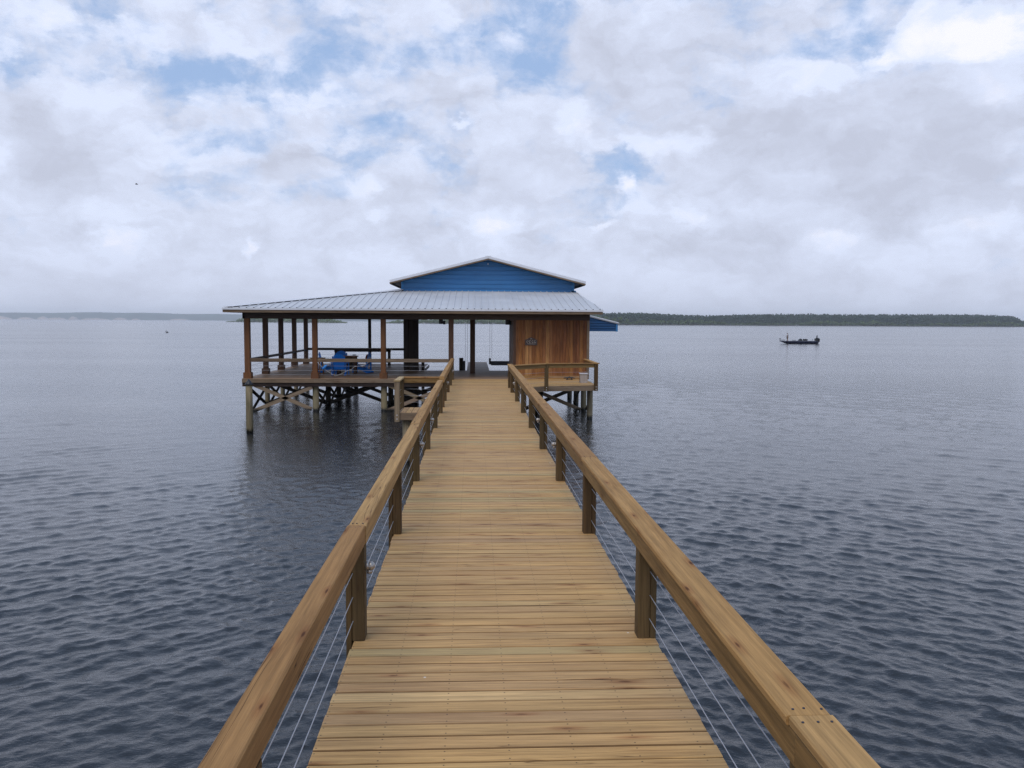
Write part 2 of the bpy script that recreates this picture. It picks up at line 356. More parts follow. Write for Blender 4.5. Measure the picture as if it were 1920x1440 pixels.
HIGH = [(0.519, 0.29, 0.058, 0.022, 1), (0.498, 0.313, 0.025, 0.02, 0.9), (0.453, 0.278, 0.024, 0.009, 1.2), (0.557, 0.29, 0.037, 0.029, 1), (0.55, 0.236, 0.042, 0.03, 0.6), (0.168, 0.164, 0.016, 0.017, 1.2), (0.211, 0.208, 0.034, 0.02, 0.8), (0.256, 0.215, 0.021, 0.014, 0.7), (0.02, 0.109, 0.035, 0.021, 1), (-0.137, 0.154, 0.031, 0.02, 0.8), (-0.398, 0.085, 0.027, 0.012, 1), (-0.017, 0.224, 0.015, 0.008, 0.9), (-0.26, 0.082, 0.009, 0.014, 0.9), (0.249, 0.127, 0.027, 0.012, 0.7), (0.144, 0.106, 0.018, 0.007, 0.8), (-0.119, 0.119, 0.019, 0.01, 0.7), (0.417, 0.087, 0.044, 0.015, 0.6), (0.551, 0.099, 0.052, 0.022, 0.5), (-0.202, 0.245, 0.072, 0.02, 0.5), (-0.295, 0.182, 0.051, 0.014, 0.5), (-0.436, 0.234, 0.045, 0.018, 0.5), (-0.449, 0.287, 0.055, 0.017, 0.5), (0.117, 0.233, 0.038, 0.023, 0.5), (0.152, 0.212, 0.025, 0.011, 0.6), (0.383, 0.264, 0.049, 0.021, 0.5), (0.53, 0.269, 0.024, 0.01, 0.9), (-0.155, 0.213, 0.049, 0.017, 0.4), (0.312, 0.125, 0.047, 0.012, 0.4)]
def build_world():
    w = bpy.data.worlds.new('World'); S.world = w; w.use_nodes = True
    T = NT.__new__(NT); T.n = w.node_tree.nodes; T.l = w.node_tree.links
    bg = T.n['Background']; bg.inputs['Strength'].default_value = .1
    sky = T.new('ShaderNodeTexSky'); sky.sky_type = 'NISHITA'; sky.sun_disc = False
    sky.sun_elevation = SUN_EL; sky.sun_rotation = SUN_AZ; sky.air_density = 1.0; sky.dust_density = 1.5; sky.ozone_density = 1.0
    d = T.vmath('NORMALIZE', T.new('ShaderNodeTexCoord').outputs['Generated'])
    s = T.new('ShaderNodeSeparateXYZ'); T.link(d, s.inputs[0]); x, y, z = s.outputs
    az = T.math('ARCTAN2', x, y); el = T.math('ARCSINE', z)
    zz = T.math('ADD', T.math('MAXIMUM', z, 0), .16)
    p = T.xyz(T.math('DIVIDE', x, zz), T.math('DIVIDE', y, zz))
    # big and small billows that bend the outlines of the cloud masses
    def nvec(vec, sc, det, rough):
        t = T.new('ShaderNodeTexNoise'); T.link(vec, t.inputs['Vector']); t.inputs['Scale'].default_value = sc
        t.inputs['Detail'].default_value = det; t.inputs['Roughness'].default_value = rough
        return T.vmath('SUBTRACT', t.outputs['Color'], (.5, .5, .5))
    ae = T.xyz(az, T.math('MULTIPLY', el, 1.5))
    w1 = T.vmath('MULTIPLY', nvec(ae, 7, 6, .62), (.13, .085, 0))
    w2 = T.vmath('MULTIPLY', nvec(ae, 30, 5, .65), (.034, .024, 0))
    q = T.vmath('ADD', T.vmath('ADD', T.xyz(az, el), w1), w2)
    def blobs(lst, k=1.0, soft=1.5):
        tot = None
        for a, e, sa, se, amp in lst:
            v = T.vmath('MULTIPLY', T.vmath('SUBTRACT', q, (a, e, 0)), (1 / sa, 1 / se, 0))
            f = T.mr(T.vmath('LENGTH', v), .15, soft, amp * k, 0, True)
            tot = f if tot is None else T.math('ADD', tot, f)
        return tot
    b, g, h = blobs(BLUE), blobs(GREY, soft=1.6), blobs(HIGH, soft=1.35)
    n1 = T.noise(p, 1.1, 5, .60, .3)
    n2 = T.noise(T.vmath('ADD', p, (7.3, 2.1, 4.0)), .75, 5, .58, .3)
    n3 = T.noise(ae, 24, 6, .66, .5)
    n4 = T.noise(T.vmath('ADD', ae, (3, 1, 2)), 8, 6, .62, .4)
    n5 = T.noise(T.vmath('MULTIPLY', T.vmath('ADD', q, (1, 5, 2)), (1, 2.2, 1)), 15, 6, .62, .2)
    vo = T.new('ShaderNodeTexVoronoi'); vo.feature = 'F1'; T.link(T.vmath('ADD', T.vmath('MULTIPLY', q, (1, 1.5, 1)), T.vmath('MULTIPLY', w2, (.6, .6, 0))), vo.inputs['Vector'])
    vo.inputs['Scale'].default_value = 12; vo.inputs['Detail'].default_value = 2; vo.inputs['Roughness'].default_value = .55; vo.normalize = True
    puff = T.math('MULTIPLY', T.math('SUBTRACT', .20, vo.outputs['Distance']), 1.6)            # rounded heads of cumulus
    calm = T.math('SUBTRACT', 1.0, T.math('MULTIPLY', T.math('MINIMUM', g, 1.0), .32))     # the big grey banks are smooth
    def total(first, *terms):
        t = first
        for x_, c_ in terms: t = T.math('ADD', t, T.math('MULTIPLY', T.math('SUBTRACT', x_, .5), c_))
        return t
    nz = T.math('ADD', total(0.0, (n1, .5), (n4, 1.5), (n3, .9)), T.math('MULTIPLY', puff, .8))
    cover = T.math('ADD', .82, T.math('MULTIPLY', nz, calm))
    cover = T.math('SUBTRACT', cover, T.math('MULTIPLY', b, .46))
    cover = T.math('ADD', cover, T.math('ADD', T.math('MULTIPLY', g, .30), T.math('MULTIPLY', h, .35)))
    cover = T.math('SUBTRACT', cover, T.mr(el, .36, .70, 0, .80, True))
    cover = T.math('ADD', cover, T.mr(el, .05, .17, .34, 0, True))
    cl = T.mr(cover, .14, .82, 0, 1, True)
    nz2 = T.math('SUBTRACT', total(0.0, (n2, .5), (n5, 1.7), (n3, .9)), T.math('MULTIPLY', puff, 1.3))
    gr = T.math('ADD', .09, T.math('MULTIPLY', nz2, calm))
    gr = T.math('ADD', gr, T.math('SUBTRACT', T.math('MULTIPLY', g, .52), T.math('MULTIPLY', h, .9)), clamp=True)
    hl = T.math('MULTIPLY', T.mr(T.math('ADD', T.math('ADD', h, T.math('MULTIPLY', puff, 1.6)), T.math('MULTIPLY', T.math('SUBTRACT', n3, .5), 1.9)), .10, 1.45, 0, 1, True), T.mr(h, .02, .5), clamp=True)
    k = 10.0
    white, grey, bright = [tuple(c * k for c in t) for t in ((.62, .68, .84), (.455, .488, .598), (.82, .81, .88))]
    cc = T.mix(gr, white, grey)
    cc = T.mix(T.math('MULTIPLY', hl, .8), cc, bright)
    blue = T.mix(.85, sky.outputs[0], tuple(c * k for c in (.295, .42, .66)))
    c = T.mix(cl, blue, cc)
    band = T.mr(el, .0, .10, .62, 0, True)           # thick pale air low in the sky
    c = T.mix(band, c, tuple(v * k for v in (.50, .535, .655)))
    T.link(c, bg.inputs['Color'])
    w.cycles.sampling_method = 'MANUAL'; w.cycles.sample_map_resolution = 1024
build_world()
S.view_settings.view_transform = 'Standard'; S.view_settings.look = 'None'
S.view_settings.exposure = .32; S.view_settings.gamma = 1
S.cycles.use_denoising = DENOISE
S.cycles.volume_bounces = 2; S.cycles.max_bounces = 10
try:
    S.cycles.denoising_input_passes = 'RGB_ALBEDO_NORMAL'; S.cycles.denoising_prefilter = 'NONE'
except Exception: pass

# ------------------------------------------------------------------ water
def water_material():
    T = NT('lake_water', .04)
    T.b.inputs['IOR'].default_value = 1.45
    ps = T.new('ShaderNodeNewGeometry').outputs['Position']
    n = T.noise(ps, .25, 3)
    T.link(T.mix(n, (.017, .018, .020), (.022, .023, .023)), T.b.inputs['Base Color'])
    st = T.vmath('MULTIPLY', ps, (1.0, 1.7, 0))
    a = T.noise(st, 4.5, 3, .6, .5); b = T.noise(st, 13, 3, .6, .6); d4 = T.noise(st, 34, 2, .6, .5); c = T.noise(T.vmath('MULTIPLY', ps, (.35, .8, 0)), 1.0, 4, .6)
    gust = T.mr(T.noise(T.vmath('MULTIPLY', ps, (.012, .03, 0)), 1.0, 3), .35, .65, .55, 1.15)
    h = T.math('ADD', T.math('ADD', T.math('MULTIPLY', a, .010), T.math('MULTIPLY', d4, .0036)), T.math('ADD', T.math('MULTIPLY', b, .011), T.math('MULTIPLY', c, WAVE_C)))
    bn = T.new('ShaderNodeBump'); bn.inputs['Distance'].default_value = 1.0
    T.link(h, bn.inputs['Height']); T.link(T.math('MULTIPLY', gust, WAVE_B), bn.inputs['Strength'])
    T.link(bn.outputs[0], T.b.inputs['Normal'])
    # ripples too small for the mesh far out on the lake are carried by the gloss
    dd = T.vmath('LENGTH', T.vmath('MULTIPLY', ps, (1, 1, 0)))
    lr_ = T.mr(T.math('LOGARITHM', dd, 10.0), 1.3, 2.4, .04, .165, True)
    T.link(T.math('MULTIPLY', lr_, T.mr(T.noise(T.vmath('MULTIPLY', ps, (.02, .06, 0)), 1.0, 4, .65), .3, .7, .85, 1.12)), T.b.inputs['Roughness'])
    return T.m
def build_water():
    rs = [1.2]
    while rs[-1] < 150: rs.append(rs[-1] + min(max(rs[-1] ** 2 / 5100., .012), rs[-1] * .03))
    while rs[-1] < 7000: rs.append(rs[-1] * 1.06)
    R = np.array(rs, dtype=np.float64); NA = 860
    A = np.radians(np.concatenate([np.linspace(-75, -44, 60)[:-1], np.linspace(-44, 44, NA), np.linspace(44, 75, 60)[1:]]))
    RR, AA = np.meshgrid(R, A, indexing='ij')
    X = RR * np.sin(AA); Y = RR * np.cos(AA)
    dR = np.gradient(R)[:, None] + 0 * AA; dT = RR * np.gradient(A)[None, :]
    SA, CA = np.sin(AA), np.cos(AA)
    Z = np.zeros_like(X); DX = np.zeros_like(X); DY = np.zeros_like(X)
    rg = np.random.RandomState(5)
    side = .5 + .5 * np.tanh((X + 2) / 12.)          # waves fan out to both sides of the pier
    NW = 110
    for i in range(NW):
        lam = .07 * (2.0 / .07) ** (i / (NW - 1.)) * rg.uniform(.93, 1.07)
        k = 2 * math.pi / lam
        left = i % 2 == 0
        mean = math.radians(38 if left else -36)
        sprd = math.radians(15 + 26 * max(0, 1 - lam / .5))
        th = mean + rg.normal() * sprd
        dx, dy = math.sin(th), -math.cos(th)
        pk = math.exp(-(math.log(lam / .25) / .85) ** 2)
        slope = WAVE_S * (.34 + .66 * pk) * (.4 if lam > .8 else 1)
        amp = slope / k
        sp = np.abs(dx * SA + dy * CA) * dR + np.abs(dx * CA - dy * SA) * dT
        w = np.clip((lam / sp - 2.2) / 2.2, 0, 1); w = w * w * (3 - 2 * w)
        w *= (1.20 - .75 * side) if left else (.45 + .65 * side)
        if not w.any(): continue
        ph = k * (X * dx + Y * dy) + rg.uniform(0, 6.283)
        Z += amp * w * np.sin(ph)
        q = .8 * amp * w * np.cos(ph); DX += q * dx; DY += q * dy
    # slow patches of rougher and calmer water
    pat = 1 + .30 * np.sin(X * .11 + 1.3 * np.sin(Y * .07)) * np.sin(Y * .16 + .8 * np.sin(X * .09 + 2)) + .26 * np.sin(X * .43 + 1.7 * np.sin(Y * .29 + 1)) * np.sin(Y * .38 + 1.4 * np.sin(X * .33))
    lee = np.exp(-(((X + 5) / 6.) ** 2 + ((Y - 31) / 12.) ** 2) ** 2)          # sheltered by the piles
    pat *= (1 - .58 * lee) * (1 - .38 / (1 + np.exp(-(X - .15 * Y - 6) / 3.)) * np.clip((RR - 8) / 25., 0, 1))
    Z *= pat; X2 = X + DX * pat; Y2 = Y + DY * pat
    nr, na = X.shape
    co = np.stack([X2, Y2, Z], -1).reshape(-1, 3).astype(np.float32)
    idx = np.arange(nr * na).reshape(nr, na)
    q = np.stack([idx[:-1, :-1], idx[:-1, 1:], idx[1:, 1:], idx[1:, :-1]], -1).reshape(-1, 4)[:, ::-1]
    # still sheet round the back and under the feet
    ext = []; exq = []
    n0 = co.shape[0]; rb = [.0, 1.2, 40, 900]; ab = np.radians(np.concatenate([np.linspace(75, 285, 41)]))
    for r in rb:
        for a in ab: ext.append((r * math.sin(a), r * math.cos(a), 0))
    for i in range(len(rb) - 1):
        for j in range(len(ab) - 1):
            a = n0 + i * len(ab) + j; exq.append((a + len(ab), a + len(ab) + 1, a + 1, a))
    n1 = n0 + len(ext); aa = np.radians(np.linspace(-75, 75, 31))
    ext.append((0, 0, 0))
    for a in aa: ext.append((1.25 * math.sin(a), 1.25 * math.cos(a), 0))
    tri = [(n1, n1 + 2 + j, n1 + 1 + j, n1 + 1 + j) for j in range(30)]
    co = np.concatenate([co, np.array(ext, dtype=np.float32)])
    q = np.concatenate([q, np.array(exq)])
    me = bpy.data.meshes.new('water')
    nt = len(tri); nq = len(q)
    me.vertices.add(len(co)); me.vertices.foreach_set('co', co.ravel())
    loops = np.concatenate([q.ravel(), np.array([t[:3] for t in tri]).ravel()]).astype(np.int32)
    me.loops.add(len(loops)); me.loops.foreach_set('vertex_index', loops)
    me.polygons.add(nq + nt)
    me.polygons.foreach_set('loop_start', np.concatenate([np.arange(nq) * 4, nq * 4 + np.arange(nt) * 3]).astype(np.int32))
    me.polygons.foreach_set('use_smooth', np.ones(nq + nt, dtype=bool))
    me.update(calc_edges=True); me.validate()
    me.materials.append(water_material())
    o = bpy.data.objects.new('water', me); COL.objects.link(o)
    tag(o, 'rippled grey blue lake water reaching to the far shores', 'water', kind='structure')
build_water()

# ------------------------------------------------------------------ air
def build_haze():
    m = bpy.data.materials.new('pale_air'); m.use_nodes = True; n = m.node_tree.nodes; n.clear()
    out = n.new('ShaderNodeOutputMaterial'); v = n.new('ShaderNodeVolumePrincipled')
    v.inputs['Color'].default_value = (.93, .96, 1.0, 1); v.inputs['Density'].default_value = HAZE; v.inputs['Anisotropy'].default_value = 0.0
    m.node_tree.links.new(v.outputs[0], out.inputs['Volume'])
    lo, hi = (-7300, -1200, -1.0), (7300, 7300, 75)
    b = MB(); c = [(x, y, z) for z in (lo[2], hi[2]) for x, y in ((lo[0], lo[1]), (hi[0], lo[1]), (hi[0], hi[1]), (lo[0], hi[1]))]
    n0 = b.add(c, 0)
    for f in ((3, 2, 1, 0), (4, 5, 6, 7), (0, 1, 5, 4), (1, 2, 6, 5), (2, 3, 7, 6), (3, 0, 4, 7)): b.face([n0 + i for i in f])
    o = b.build('haze', m); tag(o, 'thin pale haze over the whole lake', 'haze', kind='stuff')
if HAZE > 0: build_haze()

# ------------------------------------------------------------------ far shores
def strip_hill(name, pts, depth, mat, label, cat='hill'):
    """ridge of land: pts are (x, y, height); a rounded solid, not a card"""
    b = MB(); rows = []
    prof = [(0, 0.0), (.02, .30), (.10, .62), (.3, .92), (.5, 1.0), (.75, .8), (1, 0)]
    for x, y, h in pts:
        r = math.hypot(x, y); ux, uy = x / r, y / r
        rows.append(b.add([(x + ux * depth * t, y + uy * depth * t, h * k - .5) for t, k in prof], rnd.random()))
    for a, c in zip(rows, rows[1:]):
        for j in range(len(prof) - 1): b.face((a + j, a + j + 1, c + j + 1, c + j), None, True)
    o = b.build(name, mat); tag(o, label, cat, kind='structure'); return o
pts = []
for i in range(220):
    t = i / 219.; az = -.62 + t * 1.25
    Y = 6700 - 300 * t; x = Y * math.tan(az)
    px_h = 57 if az < -.33 else 57 - 20 * min(1, (az + .33) / .22)
    if az > -.1: px_h = 36
    h = px_h + 3.5 * math.sin(i * .21) + 2.0 * math.sin(i * .57 + 1) + rnd.uniform(-.8, .8)
    pts.append((x, Y, max(h, 8)))
strip_hill('hills', pts, 300, M['hill'], 'faint blue wooded ridge along the far shore')
# pale sandy banks at the water's edge, seen against the far ridge
def bank(az0, az1, h, label):
    Y = 6350; b = MB(); rows = []; k = 14
    for i in range(k + 1):
        t = i / k; az = az0 + (az1 - az0) * t; x = Y * math.tan(az)
        hh = h * 1.2 * (math.sin(math.pi * t) ** .5) * (.75 + .5 * rnd.random()) + .3
        rows.append(b.add([(x, Y, -.3), (x, Y + 3, hh * .7), (x, Y + 14, hh), (x, Y + 60, hh * .8), (x, Y + 70, -.3)], rnd.random()))
    for a, c in zip(rows, rows[1:]):
        for j in range(4): b.face((a + j, a + j + 1, c + j + 1, c + j), None, True)
    o = b.build('sandy_bank', M['sand']); tag(o, label, 'bank', 'pale sandy banks below the far ridge', kind='structure')
AZ = lambda px: math.atan((px - 960) / 1553.) + YAW
for a, c, h, l in ((-40, 18, 21, 'pinkish sandy bank at the left end of the far shore'), (33, 58, 13, 'low pale bank second along the far shore'), (70, 86, 17, 'short humped pale bank on the far shore'), (90, 118, 13, 'long low pale bank on the far shore'),
                   (129, 141, 18, 'small peaked pale bank on the far shore'), (152, 201, 10, 'widest and flattest pale bank on the far shore'), (212, 234, 13, 'bright flat pale bank on the far shore'), (247, 258, 9, 'tiny pale bank on the far shore'), (319, 350, 9, 'pale bank nearest the boathouse on the far shore')):
    bank(AZ(a), AZ(c), h, l)

def leaves(b, c, rx, ry, rz, n, s, tone=(0, 1), shell=.55):
    """leaf clusters scattered through a crown's volume"""
    for _ in range(n):
        while True:
            p = Vector((rnd.uniform(-1, 1), rnd.uniform(-1, 1), rnd.uniform(-1, 1)))
            if shell < p.length < 1: break
        q = Vector((c[0] + p.x * rx, c[1] + p.y * ry, c[2] + p.z * rz))
        a = Vector((rnd.gauss(0, 1), rnd.gauss(0, 1), rnd.gauss(0, 1))).normalized()
        e = a.orthogonal().normalized(); f = a.cross(e); r = s * rnd.uniform(.6, 1.3)
        b.quad([q + e * r, q + f * r * .7, q - e * r, q - f * r * .7], tone[0] + (tone[1] - tone[0]) * rnd.random())
def crown(b, x, y, h, w, kind, dens=1.0):
    if kind == 'pine':          # tall irregular top, boughs down to the undergrowth
        for k in range(8):
            t = k / 7.; z = h * (.14 + .78 * t); r = w * (1.05 - .25 * t) * rnd.uniform(.8, 1.15)
            a = rnd.uniform(0, 6.28); o = r * .35; tn = rnd.uniform(0, .45)
            leaves(b, (x + o * math.cos(a), y + o * math.sin(a), z), r * .85, r * .85, h * .10, int(12 * dens), w * .30, (tn, tn + .4), .2)
    else:
        for k in range(6):
            a = rnd.uniform(0, 6.28); o = w * rnd.uniform(.1, .55); z = h * rnd.uniform(.28, .78); r = w * rnd.uniform(.45, .7)
            leaves(b, (x + o * math.cos(a), y + o * math.sin(a), z), r, r, h * rnd.uniform(.17, .24), int(16 * dens), w * .20, (0, 1), .45)
def shoreY(px):
    return 1225 + (px - 1120) * (1361 - 1225) / 780.
def build_forest():
    b = MB(); g = MB(); n = 0
    top = [(1100, 587), (1160, 585.5), (1200, 586), (1260, 588.5), (1320, 591), (1350, 590.5), (1400, 588.5), (1500, 588), (1620, 589), (1700, 588.5), (1800, 588.5), (1850, 589.5), (1890, 591), (1905, 595), (1912, 601), (1960, 602), (2100, 604)]
    def topy(px):
        for (a, ya), (c, yc) in zip(top, top[1:]):
            if a <= px <= c: return ya + (yc - ya) * (px - a) / (c - a)
        return 600
    for row in range(5):
        px = 1095.
        while px < 2080:
            Y = shoreY(px) + 8 + row * 22 + rnd.uniform(-6, 6); x = Y * math.tan(AZ(px))
            full = (602.8 + .0057 * (px - 888) - topy(px)) / 1553 * Y + EYE
            h = full * (.84 + .035 * row) * rnd.uniform(.96, 1.02); w = h * rnd.uniform(.20, .28)
            crown(b, x, Y, h, max(w, 2.2), 'pine', 1.0 if row > 2 else .9); n += 1
            px += rnd.uniform(3.2, 6.2)
    px = 1186.
    while px < 2080:            # paler broadleaf fringe at the water's edge
        Y = shoreY(px) + rnd.uniform(-2, 5); x = Y * math.tan(AZ(px))
        big = .5 + .5 * math.sin(px * .021) + .35 * math.sin(px * .057 + 2)
        h = (4.5 + 4.5 * max(0, big)) * rnd.uniform(.75, 1.15); crown(g, x, Y, h, h * .62, 'bush', .8)
        px += rnd.uniform(3.0, 6.0)
    # a dark floor of land under the wood
    o = b.build('forest', M['pine_leaf']); tag(o, 'dark pine wood along the right-hand shore', 'forest', kind='stuff')
    o = g.build('shore_bushes', M['bush_leaf']); tag(o, 'pale green bushes fringing the pine wood at the waterline', 'bushes', kind='stuff')
    lp = []
    for i in range(60):
        px = 1080 + i * 17.5; Y = shoreY(px) + 3; lp.append((Y * math.tan(AZ(px)), Y, 1.6 + .4 * math.sin(i)))
    strip_hill('shore', lp, 140, M['bark'], 'low dark shore under the pine wood', 'shore')
build_forest()
def tree(px, Y, h, w, label, mat='bush_leaf'):
    x = Y * math.tan(AZ(px)); t = thing('broadleaf_tree', label, 'tree', (x, Y, 0), 'pale trees on the point beside the boathouse roof')
    b = MB(); b.tube([(x, Y, -.5), (x + .2, Y, h * .3), (x, Y, h * .62)], [h * .03, h * .024, h * .012], 7)
    for k in range(4):
        a = k * 1.6 + rnd.random(); b.tube([(x, Y, h * .3), (x + math.cos(a) * w * .5, Y + math.sin(a) * w * .5, h * .6)], [h * .014, h * .006], 5)
    b.build('trunk', M['bark'], t)
    g = MB()
    for k in range(13):
        a = rnd.uniform(0, 6.28); o = w * rnd.uniform(0, .62); z = h * rnd.uniform(.2, .84); r = w * rnd.uniform(.28, .45) * (1.15 - .5 * z / h)
        leaves(g, (x + o * math.cos(a), Y + o * math.sin(a), z), r, r, h * .13, 60, h * .045, (.1 + .5 * rnd.random() * .6, .9), .3)
    g.build('crown', M[mat], t)
for px, Y, h, w, l in ((1122, 1120, 14, 8, 'tall pale tree beside the lower metal roof edge'), (1136, 1135, 12.5, 7.5, 'rounded pale tree second from the boathouse roof'), (1149, 1128, 11, 7, 'middle pale tree on the wooded point'),
                       (1163, 1140, 12, 7, 'pale tree above the blue awning end'), (1176, 1132, 9.5, 6, 'shortest pale tree at the tip of the point')):
    tree(px, Y, h, w, l)
def build_marsh(name, px0, px1, Y0, Y1, prof, label):
    b = MB(); px = px0
    while px < px1:
        t = (px - px0) / (px1 - px0); Y = Y0 + (Y1 - Y0) * t + rnd.uniform(0, 26); x = Y * math.tan(AZ(px))
        hmax = np.interp(t, *zip(*prof))
        h = hmax * rnd.uniform(.6, 1.05); w = max(2.5, h * rnd.uniform(.6, .95))
        for k in range(4):
            a = rnd.uniform(0, 6.28); o = w * .45
            leaves(b, (x + o * math.cos(a), Y + o * math.sin(a), h * rnd.uniform(.25, .7)), w * .6, w * .6, h * .32, 14, w * .17, (0, 1) if rnd.random() < .6 else (0, .4), .3)
        px += rnd.uniform(.9, 1.8)
    o = b.build(name, M['marsh_leaf']); tag(o, label, 'island', kind='stuff')
    lp = []
    for i in range(40):
        t = i / 39.; px = px0 + (px1 - px0) * t; Y = Y0 + (Y1 - Y0) * t - 2; lp.append((Y * math.tan(AZ(px)), Y, .9 + .3 * rnd.random() if 0 < i < 39 else .2))
    strip_hill('shore', lp, 40, M['bark'], 'low muddy edge under ' + label, 'shore')
build_marsh('marsh_island', 426, 650, 1700, 1290, [(0, 1.5), (.08, 4.5), (.12, 10), (.2, 12.5), (.5, 12), (.85, 8.5), (.95, 5), (1, 2)], 'pale green brushy island behind the left posts')
build_marsh('marsh_point', 722, 1010, 1290, 1330, [(0, 2), (.08, 6), (.3, 9), (.7, 10), (1, 11)], 'pale green brushy point seen through the boat slip')
# ------------------------------------------------------------------ decking
def deck_mesh(name, boards, mat, parent, along='x', z=DK, th=.036, ch=.005):
    """boards: list of (c, w, a0, a1, b0, b1): centre line, width, ends on the near and far edge; one part, planks stay inside it"""
    mb = MB(); jx = []; bv = []
    for c, w, a0, a1, b0, b1 in boards:
        t = rnd.random(); dz = rnd.uniform(-.0016, .0016); cup = rnd.uniform(-.0006, .001)
        h = w / 2
        sec = [(-h, -th), (h, -th), (h, -ch), (h - ch, 0), (0, cup), (-h + ch, 0), (-h, -ch)]
        nseg = 6; rows = []; uo = rnd.uniform(0, 60); vo = rnd.uniform(0, 60)
        bow = rnd.uniform(-.0012, .0012)
        for s in range(nseg + 1):
            f = s / nseg; pts = []
            for d, zz in sec:
                g = (d + h) / w; lo = a0 + (b0 - a0) * g; hi = a1 + (b1 - a1) * g
                q = lo + (hi - lo) * f
                cc = c + d + bow * math.sin(math.pi * f)
                pts.append((q, cc, z + zz + dz) if along == 'x' else (cc, q, z + zz + dz))
                jx.append(q + .333); bv.append(d)
            rows.append((mb.add(pts, t), a0 + (a1 - a0) * f))
        k = len(sec); per = [0]
        for i in range(k):
            q = sec[(i + 1) % k]; per.append(per[-1] + math.hypot(q[0] - sec[i][0], q[1] - sec[i][1]))
        for (r0, q0), (r1, q1) in zip(rows, rows[1:]):
            for i in range(k):
                j = (i + 1) % k; idx = (r0 + i, r0 + j, r1 + j, r1 + i); uv = [(uo + q0, vo + per[i]), (uo + q0, vo + per[i + 1]), (uo + q1, vo + per[i + 1]), (uo + q1, vo + per[i])]
                if along != 'x': idx = idx[::-1]; uv = uv[::-1]
                mb.face(idx[::-1] if along == 'x' and False else idx, uv)
        e0 = [rows[0][0] + i for i in range(k)]; e1 = [rows[-1][0] + i for i in range(k)]
        if along == 'x': e0 = e0[::-1]
        else: e1 = e1[::-1]
        mb.face(e0, [(.1 * i, .02) for i in range(k)]); mb.face(e1, [(.1 * i, .02) for i in range(k)])
    o = mb.build(name, mat, parent)
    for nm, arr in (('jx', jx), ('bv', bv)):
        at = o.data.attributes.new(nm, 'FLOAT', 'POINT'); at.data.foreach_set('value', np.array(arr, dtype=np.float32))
    return o
DL, DR = -.88, 1.36
def run_boards(y0, y1, x0, x1, pitch=.143, jit=.006):
    out = []; y = y0
    while y < y1 - .03:
        w = min(pitch, y1 - y); g = rnd.choice([.006, .008, .010, .013])
        a0 = x0 + rnd.uniform(-jit, jit); a1 = x1 + rnd.uniform(-jit, jit)
        out.append((y + w / 2, w - g, a0, a1, a0, a1)); y += w
    return out
wk = thing('walkway', 'long tan plank walkway leading over the water to the boathouse', 'pier', (0, 0, 0))
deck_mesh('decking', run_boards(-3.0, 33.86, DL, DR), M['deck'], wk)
for x in (DL + .07, -.155, .556, DR - .07):
    MB().box((x - .02, -3, DK - .036 - .19), (x + .02, 33.8, DK - .040)).build('stringer', M['rail_side'], wk)
for k in range(-1, 11):
    y = 1.5 + 3.07 * k
    MB().box((DL + .02, y - .1, DK - .036 - .19 - .2), (DR - .02, y + .1, DK - .234)).build('cross_beam', M['fascia'], wk)
    for x in (DL + .25, DR - .25):
        MB().tube([(x, y, -2.5), (x, y, DK - .44)], .11, 12).build('piling', M['pile_dark'], wk)

# ------------------------------------------------------------------ walkway railings
RT, RH = DK + .845, .145          # rail top and depth
def cables(t, p0, p1, name='cable', r=.0032, heights=(.15, .33, .51)):
    for h in heights:
        a = Vector(p0); b = Vector(p1); n = max(2, int((b - a).length / .5)); sag = .006
        pts = [a.lerp(b, i / n) + Vector((0, 0, h - sag * abs(math.sin(math.pi * i / n * (b - a).length / 3.07)))) for i in range(n + 1)]
        MB().tube(pts, r, 6).build(name, M['cable'], t)
def dome_light(post, x, y, z, sx):
    b = MB(); b.tube([(x, y, z), (x + sx * .028, y, z)], .03, 12, .5); b.ball((x + sx * .04, y, z), .033, 12, 8, .5); b.tube([(x + sx * .03, y, z - .03), (x + sx * .03, y, z - .055)], .02, 10, .2)
    b.build('light_fixture', M['lamp'], post)
def post_pair(t, xi, y, sx, top, light=False, mat='rail_post', low=.24):
    """rail post: inner 4x6 standing on the boards, outer 2x6 dropping down the side; sx = direction of the water"""
    b = MB(); tn = rnd.random()
    xm = xi + sx * .092
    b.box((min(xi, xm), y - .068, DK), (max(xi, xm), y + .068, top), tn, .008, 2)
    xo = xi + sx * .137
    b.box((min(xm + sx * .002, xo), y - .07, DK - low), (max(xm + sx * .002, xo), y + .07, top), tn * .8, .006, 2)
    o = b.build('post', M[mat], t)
    if light: dome_light(o, xi, y, DK + .545, -sx)
    return o
lr = thing('railing', 'solid brown timber handrail with three cables on the left of the walkway', 'railing', (-.87, 10, DK), 'walkway railings')
YP = [6.08 + 3.07 * k for k in range(-3, 6)]
for k, y in enumerate(YP):
    post_pair(lr, -.80, y, -1, RT - RH, light=(y in (YP[3], YP[5], YP[6])))
post_pair(lr, -.80, 21.30, -1, RT - RH)
cuts = [-3.2, -.06, 6.10, 12.24, 18.38, 21.46]
def tilted_rail(t, name, xa, xb, y0, y1, z0, z1, mat, ch, tone=None):
    b = MB(); b.beam(((xa + xb) / 2, y0, (z0 + z1) / 2), ((xa + xb) / 2, y1, (z0 + z1) / 2), xb - xa, z1 - z0, (0, 0, 1), ch, tone); return b.build(name, mat, t)
for i, (a, c) in enumerate(zip(cuts, cuts[1:])):
    dx = (.004, -.003, .003, -.002, .002)[i]; tilted_rail(lr, 'handrail', -.932 + dx, -.80 + dx, a + .0015, c - .0015, RT - RH, RT + (.0, .003, -.002, .002, 0)[i], M['rail'], .007, (.1, .62, .95, .45, .8)[i])
cables(lr, (-.885, -3.1, DK), (-.885, 21.4, DK))
